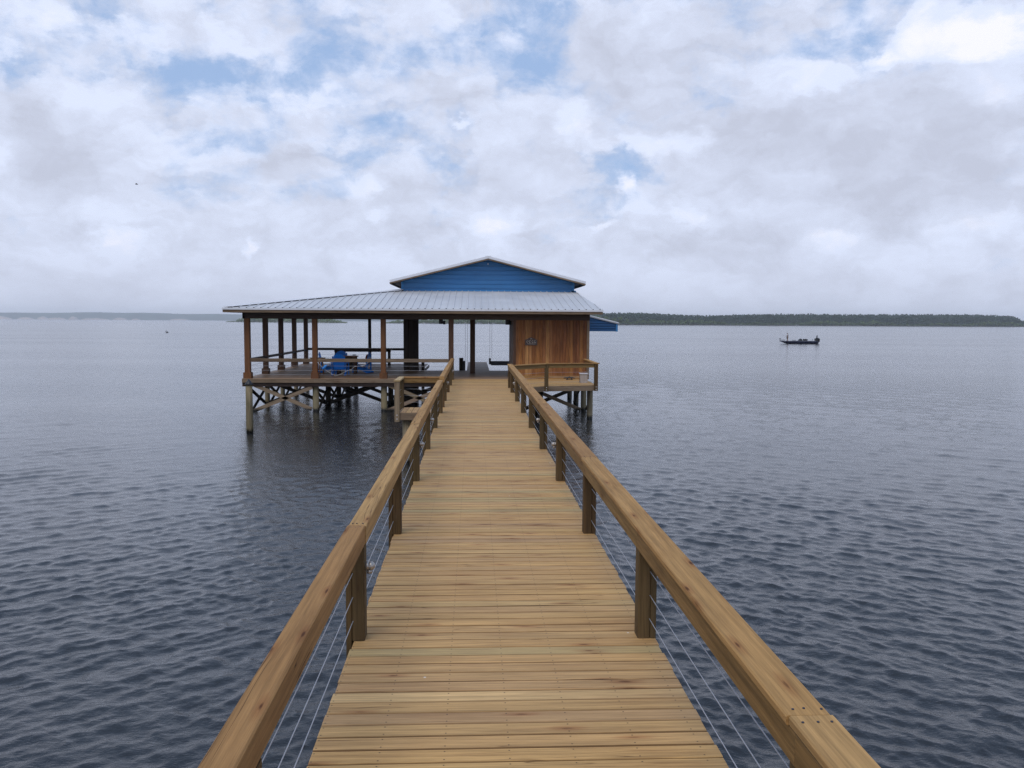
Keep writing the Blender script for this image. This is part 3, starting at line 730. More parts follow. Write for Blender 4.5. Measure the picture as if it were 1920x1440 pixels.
lf = thing('railing', 'short brown handrail between the side landing and the boathouse', 'railing', (-.87, 28, DK), 'walkway railings')
for y in (22.80, 24.60, 27.62, 30.6, 33.55): post_pair(lf, -.80, y, -1, RT - RH, light=y in (24.60, 30.6))
tilted_rail(lf, 'handrail', -.932, -.80, 22.55, 28.2, RT - RH, RT + .02, M['rail'], .010, .3); tilted_rail(lf, 'handrail', -.930, -.80, 28.203, 33.9, RT - RH, RT + .018, M['rail'], .010, .7)
cables(lf, (-.885, 22.8, DK), (-.885, 33.8, DK))

rr = thing('railing', 'capped brown timber handrail with three cables on the right of the walkway', 'railing', (1.33, 10, DK), 'walkway railings')
YR = [6.06 + 3.07 * k for k in range(-3, 8)] + [29.55]
for k, y in enumerate(YR): post_pair(rr, 1.232, y, 1, RT - .042, light=k in (5, 6, 9))
cuts = [-3.2, 3.05, 9.18, 15.36, 21.5, 27.6, 29.75]
for i, (a, c) in enumerate(zip(cuts, cuts[1:])):
    dx = (.010, 0, .004, -.003, .002, 0)[i]
    tilted_rail(rr, 'rail_cap', 1.212 + dx, 1.392 + dx, a + .0015, c - .0015, RT - .040, RT, M['rail'], .007, (.9, .3, .6, .15, .75, .4)[i])
for i, (a, c) in enumerate(zip([-3.2] + YR[1:-1], YR[1:-1] + [29.7])):
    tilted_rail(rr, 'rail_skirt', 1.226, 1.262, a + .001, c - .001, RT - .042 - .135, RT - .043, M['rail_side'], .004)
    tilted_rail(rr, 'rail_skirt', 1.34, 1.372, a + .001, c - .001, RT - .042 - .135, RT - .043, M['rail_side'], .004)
cables(rr, (1.318, -3.1, DK), (1.318, 29.5, DK))

def rail_screws(t, xa, xb, ys):
    for y in ys:
        for dy in (-.055, .055):
            for f in (.2, .5, .8):
                x = xa + (xb - xa) * f + rnd.uniform(-.008, .008); yy = y + dy + rnd.uniform(-.01, .01)
                MB().tube([(x, yy, RT - .002), (x, yy, RT + .0035)], .0055, 8, .3).build('screw', M['gap_shade_screw'], t)
rail_screws(lr, -.93, -.80, (6.10, 12.24)); rail_screws(rr, 1.22, 1.40, (3.05, 9.18))
# ------------------------------------------------------------------ side landing on the left
ld = thing('landing', 'small plank landing bumped out on the left side of the walkway', 'landing', (-1.4, 22, DK))
bo = []; x = -1.90
while x < DL - .05:
    w = min(.143, DL - .012 - x); bo.append((x + w / 2, w - .006, 21.44, 22.72, 21.44, 22.72)); x += w
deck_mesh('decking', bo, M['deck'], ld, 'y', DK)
MB().box((-2.0, 21.395, DK - .20), (DL - .10, 21.435, DK - .003), .4).build('fascia', M['fascia'], ld)
MB().box((-1.94, 21.44, DK - .20), (-1.905, 22.72, DK - .003), .6).build('fascia', M['fascia'], ld)
MB().box((-1.94, 22.725, DK - .20), (DL - .10, 22.765, DK - .003), .6).build('fascia', M['fascia'], ld)
for y in (21.62, 22.55): MB().tube([(-1.74, y, -2.5), (-1.74, y, DK - .205)], .115, 14, .5).build('piling', M['pile'], ld)
lg = thing('railing', 'L-shaped timber guard rail round the small left landing', 'railing', (-1.95, 22.1, DK))
for y in (21.42, 22.69):
    p = MB().box((-2.035, y - .07, DK - .235), (-1.905, y + .07, RT - .042), .55, .008).build('post', M['brace'] if y < 22 else M['rail_post'], lg)
    for z in (DK - .06, DK - .16): MB().tube([(-1.97, y - .07, z), (-1.97, y - .082, z)], .014, 8, .9).build('bolt', M['trim'], p)
MB().box((-2.05, 21.33, RT - .040), (-1.89, 22.78, RT), .35, .007).build('rail_cap', M['new_pine'], lg)
MB().box((-1.887, 22.62, RT - .040), (-.935, 22.78, RT), .6, .007).build('rail_cap', M['rail'], lg)
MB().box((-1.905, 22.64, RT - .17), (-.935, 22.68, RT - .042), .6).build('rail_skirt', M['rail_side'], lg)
cables(lg, (-1.95, 22.7, DK), (-.9, 22.7, DK)); cables(lg, (-1.97, 21.45, DK), (-1.97, 22.66, DK))

# ------------------------------------------------------------------ side deck on the right
sdk = thing('side_deck', 'pale plank side deck on piles in front of the orange shed wall', 'deck', (3, 32.5, DK))
FE = [(1.372, 29.0), (2.65, 30.42), (4.60, 30.80)]
def front_x(y):
    if y >= FE[2][1]: return 4.60
    for (x0, y0), (x1, y1) in zip(FE, FE[1:]):
        if y0 <= y <= y1: return x0 + (x1 - x0) * (y - y0) / (y1 - y0)
    return FE[0][0]
bo = []; y = 29.12
while y < 34.10:
    w = min(.143, 34.13 - y); a, c = front_x(y), front_x(y + w)
    if a > 1.45: bo.append((y + w / 2, w - .005, 1.366, a, 1.366, c))
    y += w
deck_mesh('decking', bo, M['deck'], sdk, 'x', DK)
for (a, c) in zip(FE, FE[1:]):
    d = (Vector((*c, 0)) - Vector((*a, 0))).normalized(); nn = Vector((d.y, -d.x, 0)) * .022
    MB().beam(Vector((*a, DK - .103)) + nn, Vector((*c, DK - .103)) + nn, .038, .195, (0, 0, 1), .004).build('fascia', M['fascia'], sdk)
MB().box((4.604, 30.70, DK - .20), (4.642, 34.1, DK - .005)).build('fascia', M['fascia'], sdk)
for x, y, m in ((4.60, 31.65, 'pile'), (4.62, 30.62, None), (2.65, 31.4, 'pile_dark'), (2.7, 33.6, 'pile_dark')):
    if m: MB().tube([(x - .12, y, -2.5), (x - .12, y, DK - .21)], .115, 14, .5).build('piling', M[m], sdk)
for y in (32.0, 33.2): MB().box((1.45, y - .02, DK - .22), (4.6, y + .02, DK - .04)).build('stringer', M['brace_dark'], sdk)
srl = thing('railing', 'timber guard rail with cables round the right side deck', 'railing', (3, 30.8, DK))
def corner_post(t, x, y):
    p = MB().box((x - .07, y - .07, DK - .20), (x + .07, y + .07, RT - .042), None, .008, 2).build('post', M['rail_post'], t)
    for z in (DK - .05, DK - .14): MB().tube([(x, y - .07, z), (x, y - .08, z)], .014, 8, .9).build('bolt', M['trim'], p)
corner_post(srl, 2.68, 30.36); corner_post(srl, 4.57, 30.72)
A, B, Cc, D = Vector((1.40, 28.98, 0)), Vector((2.68, 30.36, 0)), Vector((4.60, 30.72, 0)), Vector((4.60, 34.1, 0))
for p, q in ((A, B), (B, Cc), (Cc + Vector((0, .09, 0)), D)):
    d = (q - p).normalized()
    MB().beam(p + Vector((0, 0, RT - .021)), q + Vector((0, 0, RT - .021)) + (d * .08 if q is not D else d * 0), .15, .040, (0, 0, 1), .006).build('rail_cap', M['rail'], srl)
    MB().beam(p + d * .07 + Vector((0, 0, RT - .11)), q - d * .07 + Vector((0, 0, RT - .11)), .038, .13, (0, 0, 1), .004).build('rail_skirt', M['rail_side'], srl)
    cables(srl, p + Vector((0, 0, DK)), q + Vector((0, 0, DK)), r=.004)

# ------------------------------------------------------------------ boathouse
bh = thing('boathouse', 'open boathouse on piles with blue gable and grey metal roof', 'boathouse', (0, 38, DK))
XL, XS0, XS1 = -9.2, 1.71, 4.74
FX = [-9.2, -6.48, -3.70, -.93]
LY = [34.22, 37.15, 40.10, 43.05, 46.0]
# floor
bo = []; y = 34.02
while y < 46.3:
    w = .143; x1 = 4.70 if y < 39.95 else -2.55
    bo.append((y + w / 2, w - .004, -9.33, x1, -9.33, x1)); y += w
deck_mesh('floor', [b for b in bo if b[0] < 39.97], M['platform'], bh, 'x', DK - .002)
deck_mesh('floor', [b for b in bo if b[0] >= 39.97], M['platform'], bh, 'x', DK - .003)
for a, c in ((-9.36, -6.5), (-6.497, -3.7), (-3.697, -.94)):
    MB().box((a, 33.965, DK - .17), (c, 34.005, DK - .004)).build('fascia', M['fascia'], bh)
MB().box((-.935, 33.90, DK - .3), (1.36, 34.005, DK - .045)).build('fascia', M['brace_dark'], bh)
MB().box((-9.39, 33.98, DK - .17), (-9.345, 46.3, DK - .004)).build('fascia', M['fascia'], bh)
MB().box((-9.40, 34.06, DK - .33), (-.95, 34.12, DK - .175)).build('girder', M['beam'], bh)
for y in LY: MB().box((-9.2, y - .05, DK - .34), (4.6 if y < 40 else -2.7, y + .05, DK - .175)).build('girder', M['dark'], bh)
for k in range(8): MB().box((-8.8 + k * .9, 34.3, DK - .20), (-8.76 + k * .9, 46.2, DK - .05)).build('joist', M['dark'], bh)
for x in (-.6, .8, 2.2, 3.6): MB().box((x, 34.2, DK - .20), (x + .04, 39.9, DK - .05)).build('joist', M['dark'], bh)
# finger pier into the slip
bo = []; y = 40.02
while y < 48.6:
    bo.append((y + .07, .139, -.32, .76, -.32, .76)); y += .143
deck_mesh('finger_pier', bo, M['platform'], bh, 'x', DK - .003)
for x in (-.32, .72): MB().box((x, 40.0, DK - .24), (x + .04, 48.6, DK - .045)).build('stringer', M['dark'], bh)
# piles and cross braces
def pile(x, y, m='pile', r=.115, top=DK - .18):
    MB().tube([(x, y, -2.5), (x + rnd.uniform(-.01, .01), y, top)], [r * 1.05, r], 14).build('piling', M[m], bh)
def brace(p, q, m='brace', off=-.14):
    v = Vector((0, off, 0)) if abs(p[0] - q[0]) > abs(p[1] - q[1]) else Vector((off, 0, 0))
    MB().beam(Vector(p) + v, Vector(q) + v, .04, .15, (0, 0, 1), .004).build('brace', M[m], bh)
for x in FX: pile(x, 34.30, 'pile', .125)
for x, y in ((1.75, 34.35), (4.63, 34.6)): pile(x, y, 'pile_dark' if x < 3 else 'pile')
for yi, y in enumerate(LY[1:]):
    pile(-9.15, y, 'pile', .105)
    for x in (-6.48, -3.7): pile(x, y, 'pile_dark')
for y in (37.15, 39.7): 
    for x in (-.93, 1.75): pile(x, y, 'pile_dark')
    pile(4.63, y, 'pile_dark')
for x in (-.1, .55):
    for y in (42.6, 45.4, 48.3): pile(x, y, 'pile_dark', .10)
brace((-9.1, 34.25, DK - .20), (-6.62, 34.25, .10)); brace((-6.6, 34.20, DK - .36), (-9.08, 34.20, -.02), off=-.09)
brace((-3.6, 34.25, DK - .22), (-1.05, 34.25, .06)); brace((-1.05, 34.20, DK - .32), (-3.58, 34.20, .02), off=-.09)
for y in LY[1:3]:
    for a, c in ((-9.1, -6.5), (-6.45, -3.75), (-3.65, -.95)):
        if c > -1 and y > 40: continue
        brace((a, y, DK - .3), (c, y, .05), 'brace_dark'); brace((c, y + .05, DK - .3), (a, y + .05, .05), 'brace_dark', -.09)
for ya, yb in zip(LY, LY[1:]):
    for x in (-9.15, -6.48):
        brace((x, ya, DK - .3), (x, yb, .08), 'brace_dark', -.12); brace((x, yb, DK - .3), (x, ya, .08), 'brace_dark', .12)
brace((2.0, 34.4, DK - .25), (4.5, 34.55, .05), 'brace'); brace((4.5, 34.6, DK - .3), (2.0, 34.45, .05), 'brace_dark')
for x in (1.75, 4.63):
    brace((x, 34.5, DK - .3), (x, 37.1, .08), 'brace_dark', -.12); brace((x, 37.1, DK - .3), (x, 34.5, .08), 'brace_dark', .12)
# posts
def hpost(x, y, m, top, boot=True, w=.20):
    p = MB().box((x - w / 2, y - w / 2, DK), (x + w / 2, y + w / 2, top), None, .012, 2).build('post', M[m], bh)
    if boot: MB().box((x - w / 2 - .05, y - w / 2 - .05, DK + .001), (x + w / 2 + .05, y + w / 2 + .05, DK + .24), None, .012, 2).build('post_boot', M[m], p)
for x in FX: hpost(x, 34.22, 'stained' if x < -1 else 'brown', 3.80, x < -1, .205 if x > -9 else .22)
for y in LY[1:]: hpost(-9.2, y, 'brown', 3.80, True, .21)
hpost(-5.72, 46.0, 'dark', 3.8, False, .16); hpost(-3.2, 46.0, 'dark', 3.8, False, .18); hpost(-.05, 37.85, 'brown', 3.95, False, .23)
hpost(-.05, 46.6, 'dark', 4.0, False, .01) if False else None
for i, x in enumerate((-3.21, -2.975, -2.74)):
    MB().box((x - .1165, 39.52 + .05 * (i == 1), -2.5), (x + .1165, 39.76 + .05 * (i == 1), 3.86), None, .014, 2).build('post', M['dark'], bh)
MB().box((-9.2, 34.36, 4.075), (4.68, 46.8, 4.095), .5).build('added_ceiling', M['dark'], bh)  # added to darken the building's reflection in the water
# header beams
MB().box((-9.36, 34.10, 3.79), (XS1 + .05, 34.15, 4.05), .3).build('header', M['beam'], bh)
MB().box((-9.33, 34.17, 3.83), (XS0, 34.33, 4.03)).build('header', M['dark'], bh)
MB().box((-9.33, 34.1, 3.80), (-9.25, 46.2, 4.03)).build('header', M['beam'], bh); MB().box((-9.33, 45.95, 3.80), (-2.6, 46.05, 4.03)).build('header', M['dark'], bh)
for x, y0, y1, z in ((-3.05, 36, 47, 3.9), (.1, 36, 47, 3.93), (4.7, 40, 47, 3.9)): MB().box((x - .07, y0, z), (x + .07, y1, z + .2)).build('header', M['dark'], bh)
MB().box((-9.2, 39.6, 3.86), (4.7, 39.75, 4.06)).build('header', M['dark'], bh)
# skirt roof : grey ribbed sheets with a hip on the left
EZ, TZ = 4.22, 5.13
EL, ER, GL, GR = -9.97, 5.24, -3.36, 4.80
EY, GY, BY = 33.5, 39.0, 46.9
def plane_z(p): return EZ + (TZ - EZ) * (p - EY) / (GY - EY)
b = MB(); th = Vector((0, 0, -.025))
rf = MB().prism([(EL, EY, EZ), (ER, EY, EZ), (GR, GY, TZ), (GL, GY, TZ)], th, .5)
b2 = MB().prism([(EL, EY, EZ), (GL, GY, TZ), (GL, BY, TZ), (EL, BY, EZ)], th, .6)
rf_o = rf.build('skirt_roof', M['galv'], bh); lf_o = b2.build('skirt_roof', M['galv'], bh)
rib = MB(); rib_ends = MB(); k = 0; x = EL + .10
while x < ER:
    # rib from eave up to the hip or to the gable wall
    if x < GL: ye = EY + (GY - EY) * (x - EL) / (GL - EL)
    elif x > GR: ye = EY + (GY - EY) * (ER - x) / (ER - GR)
    else: ye = GY
    if ye - EY > .15:
        z0, z1 = plane_z(EY), plane_z(ye)
        rib.beam((x, EY - .01, z0 + .010), (x, ye - .03, z1 + .010), .050, .026, (0, 0, 1), .008, .5)
        rib_ends.beam((x, EY - .013, z0 + .008), (x, EY - .012, z0 + .008), .046, .026, (0, 0, 1), .004, .3)  # dark block painting the shaded open end of the rib
    x += .2827
rib.build('roof_ribs', M['galv'], rf_o)
rib_ends.build('rib_end_shade', M['gap_shade_screw'], rf_o)
rib = MB(); y = EY + .3
while y < BY:
    xe = EL + (GL - EL) * min(1, (y - EY) / (GY - EY)); rib.beam((EL, y, EZ + .01), (xe, y, EZ + (TZ - EZ) * (xe - EL) / (GL - EL) + .01), .05, .026, (0, 0, 1), .008, .5); y += .2827
rib.build('roof_ribs', M['galv'], lf_o)
# hip cap standing on the ribs, shaded gap below painted by a dark bar
hc = MB(); hc.prism([(EL + .05, EY - .02, EZ + .035), (EL + .35, EY - .01, EZ + .035), (GL + .12, GY, TZ + .05), (GL - .12, GY, TZ + .05)], (0, 0, .018), .7); hc.build('hip_cap', M['trim'], rf_o)
hg = MB(); hg.beam((EL + .22, EY + .0, EZ + .012), (GL + .05, GY - .05, TZ + .014), .05, .03, (0, 0, 1), .002, .2); hg.build('hip_gap_shade', M['gap_shade_screw'], rf_o)
MB().box((EL - .01, EY - .035, EZ - .085), (ER + .01, EY - .012, EZ - .008), .9, .004).build('drip_edge', M['trim'], bh)
MB().box((EL + .02, EY - .008, EZ - .19), (ER - .01, EY + .032, EZ - .03), .4, .004).build('eave_board', M['fascia'], bh)
MB().box((EL + .0, EY + .03, EZ - .19), (EL + .04, BY, EZ - .03), .6, .004).build('eave_board', M['fascia'], bh)
MB().beam((ER - .03, EY + .04, EZ - .11), (GR - .03, GY - .04, TZ - .12), .035, .15, (0, 0, 1), .004, .4).build('rake_board', M['fascia'], bh)
MB().prism([(EL + .05, EY + .04, EZ - .18), (ER - .05, EY + .04, EZ - .18), (ER - .05, 34.09, EZ - .17), (EL + .05, 34.09, EZ - .17)], (0, 0, .02), .4).build('soffit', M['soffit'], bh)
raf = [(-9.0 + .61 * i) for i in range(23)]
for x in raf:
    y1 = EY + (GY - EY) * min(1, (x - EL) / (GL - EL)) - .05
    MB().beam((x, 34.35, plane_z(34.35) - .11), (x, max(y1, 34.6), plane_z(max(y1, 34.6)) - .11), .04, .13, (0, 0, 1), .003).build('rafter', M['dark'], bh)
# flashing between skirt roof and gable wall
MB().box((GL - .05, GY - .03, TZ + .0), (GR, GY - .004, TZ + .06), .5, .003).build('flashing', M['blue_trim'], bh)
# blue gable
PX, PZ, HW = .66, 6.66, 4.50
def gz(x): return PZ - .25 * abs(x - PX)
WX0, WX1 = -3.31, 4.65
def siding(xa, xb, y, nrm, z0, ztop, name, along='x'):
    """horizontal ribbed metal cladding: stepped profile 0.2 m high"""
    mb = MB(); z = z0; step = .20
    while z < max(ztop(xa), ztop(xb), ztop(PX) if along == 'x' and xa < PX < xb else -9):
        for (za, zb, oa, ob) in ((z, z + .15, .0, .0), (z + .15, z + .16, .0, .03), (z + .16, z + .19, .03, .03), (z + .19, z + .2, .03, .0)):
            pts = []
            if along == 'x':
                def lim(zz):      # clip to the gable outline
                    dx = (PZ - .10 - zz) / .25
                    return max(xa, PX - dx), min(xb, PX + dx)
                (l0, r0_), (l1, r1_) = lim(za), lim(zb)
                if r0_ - l0 < .02: break
                if r1_ < l1: l1 = r1_ = PX
                mb.quad([(l0, y - oa, za), (r0_, y - oa, za), (r1_, y - ob, zb), (l1, y - ob, zb)], .5, [(0, 0)] * 4)
            else:
                za_, zb_ = min(za, ztop(0)), min(zb, ztop(0))
                mb.quad([(y + nrm * oa, xa, za_), (y + nrm * ob, xa, zb_), (y + nrm * ob, xb, zb_), (y + nrm * oa, xb, za_)], .5, [(0, 0)] * 4)
        z += step
    return mb
gw = siding(WX0, WX1, GY, -1, TZ - .03, lambda x: gz(x) - .1, 'w')
gw.prism([(WX0, GY + .02, TZ - .1), (WX1, GY + .02, TZ - .1), (WX1, GY + .02, gz(WX1) - .08), (PX, GY + .02, PZ - .08), (WX0, GY + .02, gz(WX0) - .08)], (0, .08, 0), .5)
gwo = gw.build('gable_wall', M['blue_siding'], bh)
for x in (WX0, WX1): MB().box((x - .065, GY - .03, TZ - .02), (x + .065, GY - .017, gz(x) - .12), .6, .002).build('corner_trim', M['blue_trim'], gwo)
for y, sx in ((WX0, -1), (WX1, 1)):
    sw = siding(GY, 46.6, y + sx * .01, sx, 3.95 if sx > 0 else TZ - .05, lambda _: gz(WX0) - .1, 'w', 'y')
    sw.box((y - .04, GY + .11, 3.95 if sx > 0 else TZ - .05), (y + .04, 46.6, gz(WX0) - .12), .5, .0, 1); sw.build('side_wall', M['blue_siding'], bh)
# gable roof
GF, GB = 38.45, 47.0
for sx in (-1, 1):
    xe = PX + sx * HW; ze = PZ - .25 * HW
    o = MB().prism([(PX, GF, PZ), (xe, GF, ze), (xe, GB, ze), (PX, GB, PZ)] if sx > 0 else [(PX, GF, PZ), (PX, GB, PZ), (xe, GB, ze), (xe, GF, ze)], (0, 0, .03), .5).build('gable_roof', M['galv'], bh)
    rb = MB(); y = GF + .15
    while y < GB: rb.beam((PX, y, PZ + .043), (xe, y, ze + .043), .05, .026, (0, 0, 1), .008, .5); y += .2827
    rb.build('roof_ribs', M['galv'], o)
    n_ = Vector((PX - sx * .0, GF - .022, PZ + .012)); e_ = Vector((xe + sx * .02, GF - .022, ze + .012 - .005))
    MB().beam(n_, e_, .03, .11, (0, 0, 1), .003, .9).build('rake_trim', M['trim'], o)
    dn = Vector((0, 0, -.088)); MB().beam(n_ + dn + Vector((0, .008, 0)), e_ + dn + Vector((0, .008, 0)), .034, .065, (0, 0, 1), .003).build('rake_board', M['fascia'], o)
    MB().box((min(xe, xe - sx * .03), GF, ze - .13), (max(xe, xe - sx * .03), GB, ze - .01), .4, .002).build('eave_board', M['fascia'], o)
    so = MB(); so.prism([(PX, GF + .02, PZ - .045), (xe - sx * .04, GF + .02, ze - .045 + .01), (xe - sx * .04, GB, ze - .045 + .01), (PX, GB, PZ - .045)][::sx], (0, 0, .02), .4); so.build('soffit', M['soffit'], o)
MB().beam((PX, GF - .02, PZ + .06), (PX, GB, PZ + .06), .26, .025, (0, 0, 1), .01, .8).build('ridge_cap', M['trim'], bh)
MB().tube([(PX, GY - .0, PZ - .26), (PX, GY - .06, PZ - .26)], .03, 10, .9).build('gable_lamp', M['white'], bh)
# shed clad in vertical boards
bd = MB(); x = XS0
while x < XS1 - .02:
    w = min(rnd.choice([.138, .142, .145]), XS1 - x); bd.box((x + .002, 34.155, DK + .0), (x + w - .002, 34.18 + rnd.uniform(0, .004), 3.80), None, .003, 2); x += w
sh = bd.build('shed_wall', M['cedar'], bh)
bd = MB(); y = 34.19
while y < 39.9:
    w = min(.142, 39.9 - y); bd.box((XS0 - .002, y + .002, DK), (XS0 + .022, y + w - .002, 3.82), None, .003, 2); bd.box((XS1 - .022, y + .002, DK), (XS1, y + w - .002, 3.82), None, .003, 2); y += w
bd.box((XS0 + .03, 39.86, DK), (XS1 - .03, 39.9, 3.82), None, .003, 2)
bd.build('shed_wall', M['cedar'], bh)
MB().box((XS0 - .065, 34.135, DK + .001), (XS0 + .03, 34.152, 3.785), .2, .003).build('corner_board', M['brown'], bh)
MB().box((XS1 - .06, 34.135, DK + .001), (XS1 + .045, 34.152, 3.785), .5, .003).build('corner_board', M['fascia'], bh)
MB().box((XS0, 34.10, DK - .02), (XS1, 34.15, DK + .14), .5).build('base_board', M['rail'], bh)
MB().box((XS1 + .0, 38.0, 2.08), (XS1 + .28, 40.0, 2.15), .5).build('wall_ledge', M['rail'], bh)
MB().box((XS1 + .0, 38.02, 2.16), (XS1 + .24, 39.98, 2.20), .7).build('wall_ledge', M['new_pine'], bh)
# lean-to on the right with blue valance
lt = [(4.72, 4.26), (7.16, 3.66)]
o = MB().prism([(4.72, 40.9, 4.26), (7.2, 40.9, 3.66), (7.2, 46.6, 3.66), (4.72, 46.6, 4.26)], (0, 0, .03), .5).build('lean_to_roof', M['trim'], bh)
rb = MB(); y = 41.0
while y < 46.5: rb.beam((4.74, y, 4.30), (7.2, y, 3.70), .05, .026, (0, 0, 1), .008, .5); y += .2827
rb.build('roof_ribs', M['trim'], o)
vb = MB(); z = 3.28
vb.prism([(4.72, 41.0, 3.27), (7.12, 41.0, 3.27), (7.12, 41.0, 3.64), (4.72, 41.0, 4.22)], (0, .05, 0), .5)
while z < 4.1:
    xm = min(7.12, 4.72 + (4.22 - z) / .242)
    vb.box((4.75, 40.965, z), (xm - .03, 41.0, z + .055), .5, .012); z += .13
vb.build('valance', M['awning_blue'], o)
MB().box((7.06, 40.955, 3.26), (7.15, 41.02, 3.64), .5, .003).build('corner_trim', M['blue_trim'], o)
MB().box((7.09, 41.02, 3.26), (7.14, 46.5, 3.62), .5, .003).build('valance', M['awning_blue'], o)
MB().beam((4.72, 40.94, 4.25), (7.2, 40.94, 3.65), .03, .06, (0, 0, 1), .003, .9).build('rake_trim', M['trim'], o)

# railings round the open deck
fr = thing('railing', 'brown guard rail with cables along the front of the open deck', 'railing', (-5, 34.2, DK), 'rails round the boathouse deck')
for a, c in ((-9.09, -6.585), (-6.375, -3.80), (-3.60, -1.04)): MB().box((a, 34.14, DK + .67), (c, 34.28, DK + .81), None, .008).build('handrail', M['fascia'] if rnd.random() < .5 else M['stained'], fr)
cables(fr, (-9.1, 34.22, DK), (-1.0, 34.22, DK), r=.005)
sr = thing('railing', 'dark guard rail with cables along the left side of the open deck', 'railing', (-9.2, 40, DK), 'rails round the boathouse deck')
for a, c in zip(LY, LY[1:]): MB().box((-9.27, a + .11, DK + .70), (-9.13, c - .11, DK + .80), None, .008).build('handrail', M['dark'], sr)
cables(sr, (-9.2, 34.3, DK), (-9.2, 46, DK), r=.005)
br = thing('railing', 'dark guard rail along the far edge of the open deck', 'railing', (-6, 46.1, DK), 'rails round the boathouse deck')
for a, c in ((-9.09, -5.81), (-5.63, -3.3)): MB().box((a, 45.94, DK + .74), (c, 46.06, DK + .87), None, .008).build('handrail', M['dark'], br)
cables(br, (-9.1, 46, DK), (-3.3, 46, DK), r=.005)
# ------------------------------------------------------------------ loose things on and round the boathouse
mp = thing('mooring_pile', 'free-standing pale wooden mooring pile with a black cone cap', 'mooring pile', (-7.38, 27.55, 0))
MB().tube([(-7.38, 27.55, -2.5), (-7.385, 27.55, 1.0), (-7.39, 27.56, 1.60)], [.12, .112, .108], 16, .6).build('piling', M['pile'], mp)
MB().tube([(-7.39, 27.56, 1.59), (-7.39, 27.56, 1.63), (-7.39, 27.56, 1.79)], [.135, .13, .008], 16, .2).build('cap', M['black'], mp)
sp = thing('mooring_pile', 'short dark pile rising beside the finger pier in the slip', 'mooring pile', (-.62, 41.5, 0))
MB().tube([(-.62, 41.5, -2.5), (-.62, 41.5, 1.9)], .105, 12, .2).build('piling', M['pile_dark'], sp)
MB().box((-.55, 41.36, .4), (-.42, 41.64, 1.75), .4, .03, 2).build('bumper', M['black'], sp)
kp = thing('mooring_pile', 'short dark post by the thick timber cluster at the slip edge', 'mooring pile', (-2.45, 40.2, 0))
MB().box((-2.52, 40.12, -2.5), (-2.38, 40.28, DK + .45), .2, .01, 2).build('piling', M['dark'], kp)

bc = thing('bar_counter', 'long dark timber bar counter in front of the far rail', 'counter', (-5.7, 43, DK))
MB().box((-7.16, 42.65, DK + .90), (-4.2, 43.25, DK + .95), .3).build('countertop', M['brown'], bc)
MB().box((-7.12, 42.7, DK + .78), (-4.24, 42.74, DK + .898), .3).build('apron', M['dark'], bc)
for x in (-7.05, -4.35):
    for y in (42.75, 43.15): MB().box((x - .05, y - .05, DK), (x + .05, y + .05, DK + .898), None, .006, 2).build('leg', M['dark'], bc)
MB().box((-7.1, 42.8, DK + .22), (-4.3, 43.1, DK + .26)).build('shelf', M['dark'], bc)

# fan-back armchair, built facing +Y
def make_chair():
    t = thing('armchair', 'x', 'chair', (0, 0, 0), 'blue fan-back armchairs on the open deck')
    for i in range(7):
        a = (i - 3) / 3.; w = .088; x0 = a * .19; x1 = a * .27
        top = .96 - .11 * a * a
        b = MB(); b.beam((x0, -.20, .26), (x1, -.37, top), w, .02, (0, 1, .3), .008, .5 + .1 * rnd.random()); b.build('back_slat', M['chair_blue'], t)
    MB().box((-.26, -.355, .66), (.26, -.325, .73), .4, .006).build('back_rail', M['chair_blue'], t)
    for i in range(5): MB().beam((-.27, -.13 + i * .115, .30 + i * .018), (.27, -.13 + i * .115, .30 + i * .018), .105, .022, (0, 0, 1), .006, .5).build('seat_slat', M['chair_blue'], t)
    for sx in (-1, 1):
        MB().beam((sx * .34, -.34, .555), (sx * .36, .44, .585), .13, .025, (0, 0, 1), .02, .5).build('armrest', M['chair_blue'], t)
        MB().box((sx * .31 - .02, .34, 0), (sx * .31 + .02, .44, .56), .5, .006, 2).build('leg', M['chair_blue'], t)
        MB().beam((sx * .295, -.46, .0), (sx * .295, .40, .33), .03, .12, (0, 0, 1), .006, .5).build('side_rail', M['chair_blue'], t)
        MB().box((sx * .33 - .015, -.36, .0), (sx * .33 + .015, -.27, .55), .5, .005, 2).build('leg', M['chair_blue'], t)
    return t
ch = make_chair()
def place(c, x, y, rz, label): c.scale = (.92, .92, .97); c.location = (x, y, DK); c.rotation_euler = (0, 0, rz); c['label'] = label; return c
place(ch, -5.80, 36.35, math.radians(-4), 'blue fan-back armchair nearest the front rail, seen from behind')
place(copy_tree(ch), -6.30, 39.55, math.radians(182), 'blue armchair on the far side of the brown table')
place(copy_tree(ch), -6.72, 38.3, math.radians(-70), 'blue armchair behind the brown barrel table at the left post')
place(copy_tree(ch), -5.08, 38.2, math.radians(80), 'blue armchair turned sideways with an orange cushion')
cu = MB(); cu.ball((-4.86, 38.2, DK + .62), .2, 12, 8, .5, (.5, 1.0, 1.1)); tag(cu.build('cushion', M['cushion']), 'orange brown cushion leaning in the sideways blue armchair', 'cushion')
tb = thing('table', 'square brown timber table between the blue armchairs', 'table', (-5.62, 37.1, DK))
MB().box((-6.07, 36.75, DK + .76), (-5.17, 37.5, DK + .805), .4).build('tabletop', M['chair_brown'], tb)
MB().box((-5.87, 36.9, DK + .22), (-5.37, 37.35, DK + .758), .3, .01, 2).build('pedestal', M['dark'], tb)
for x in (-5.98, -5.26):
    for y in (36.84, 37.41): MB().box((x - .04, y - .04, DK), (x + .04, y + .04, DK + .758), None, .006, 2).build('leg', M['brown'], tb)
tr = MB(); tr.tube([(-5.28, 36.9, DK + .807), (-5.28, 36.9, DK + .88)], [.06, .085], 12, .5); tag(tr.build('bowl', M['white']), 'small white bowl on the corner of the brown table', 'bowl')
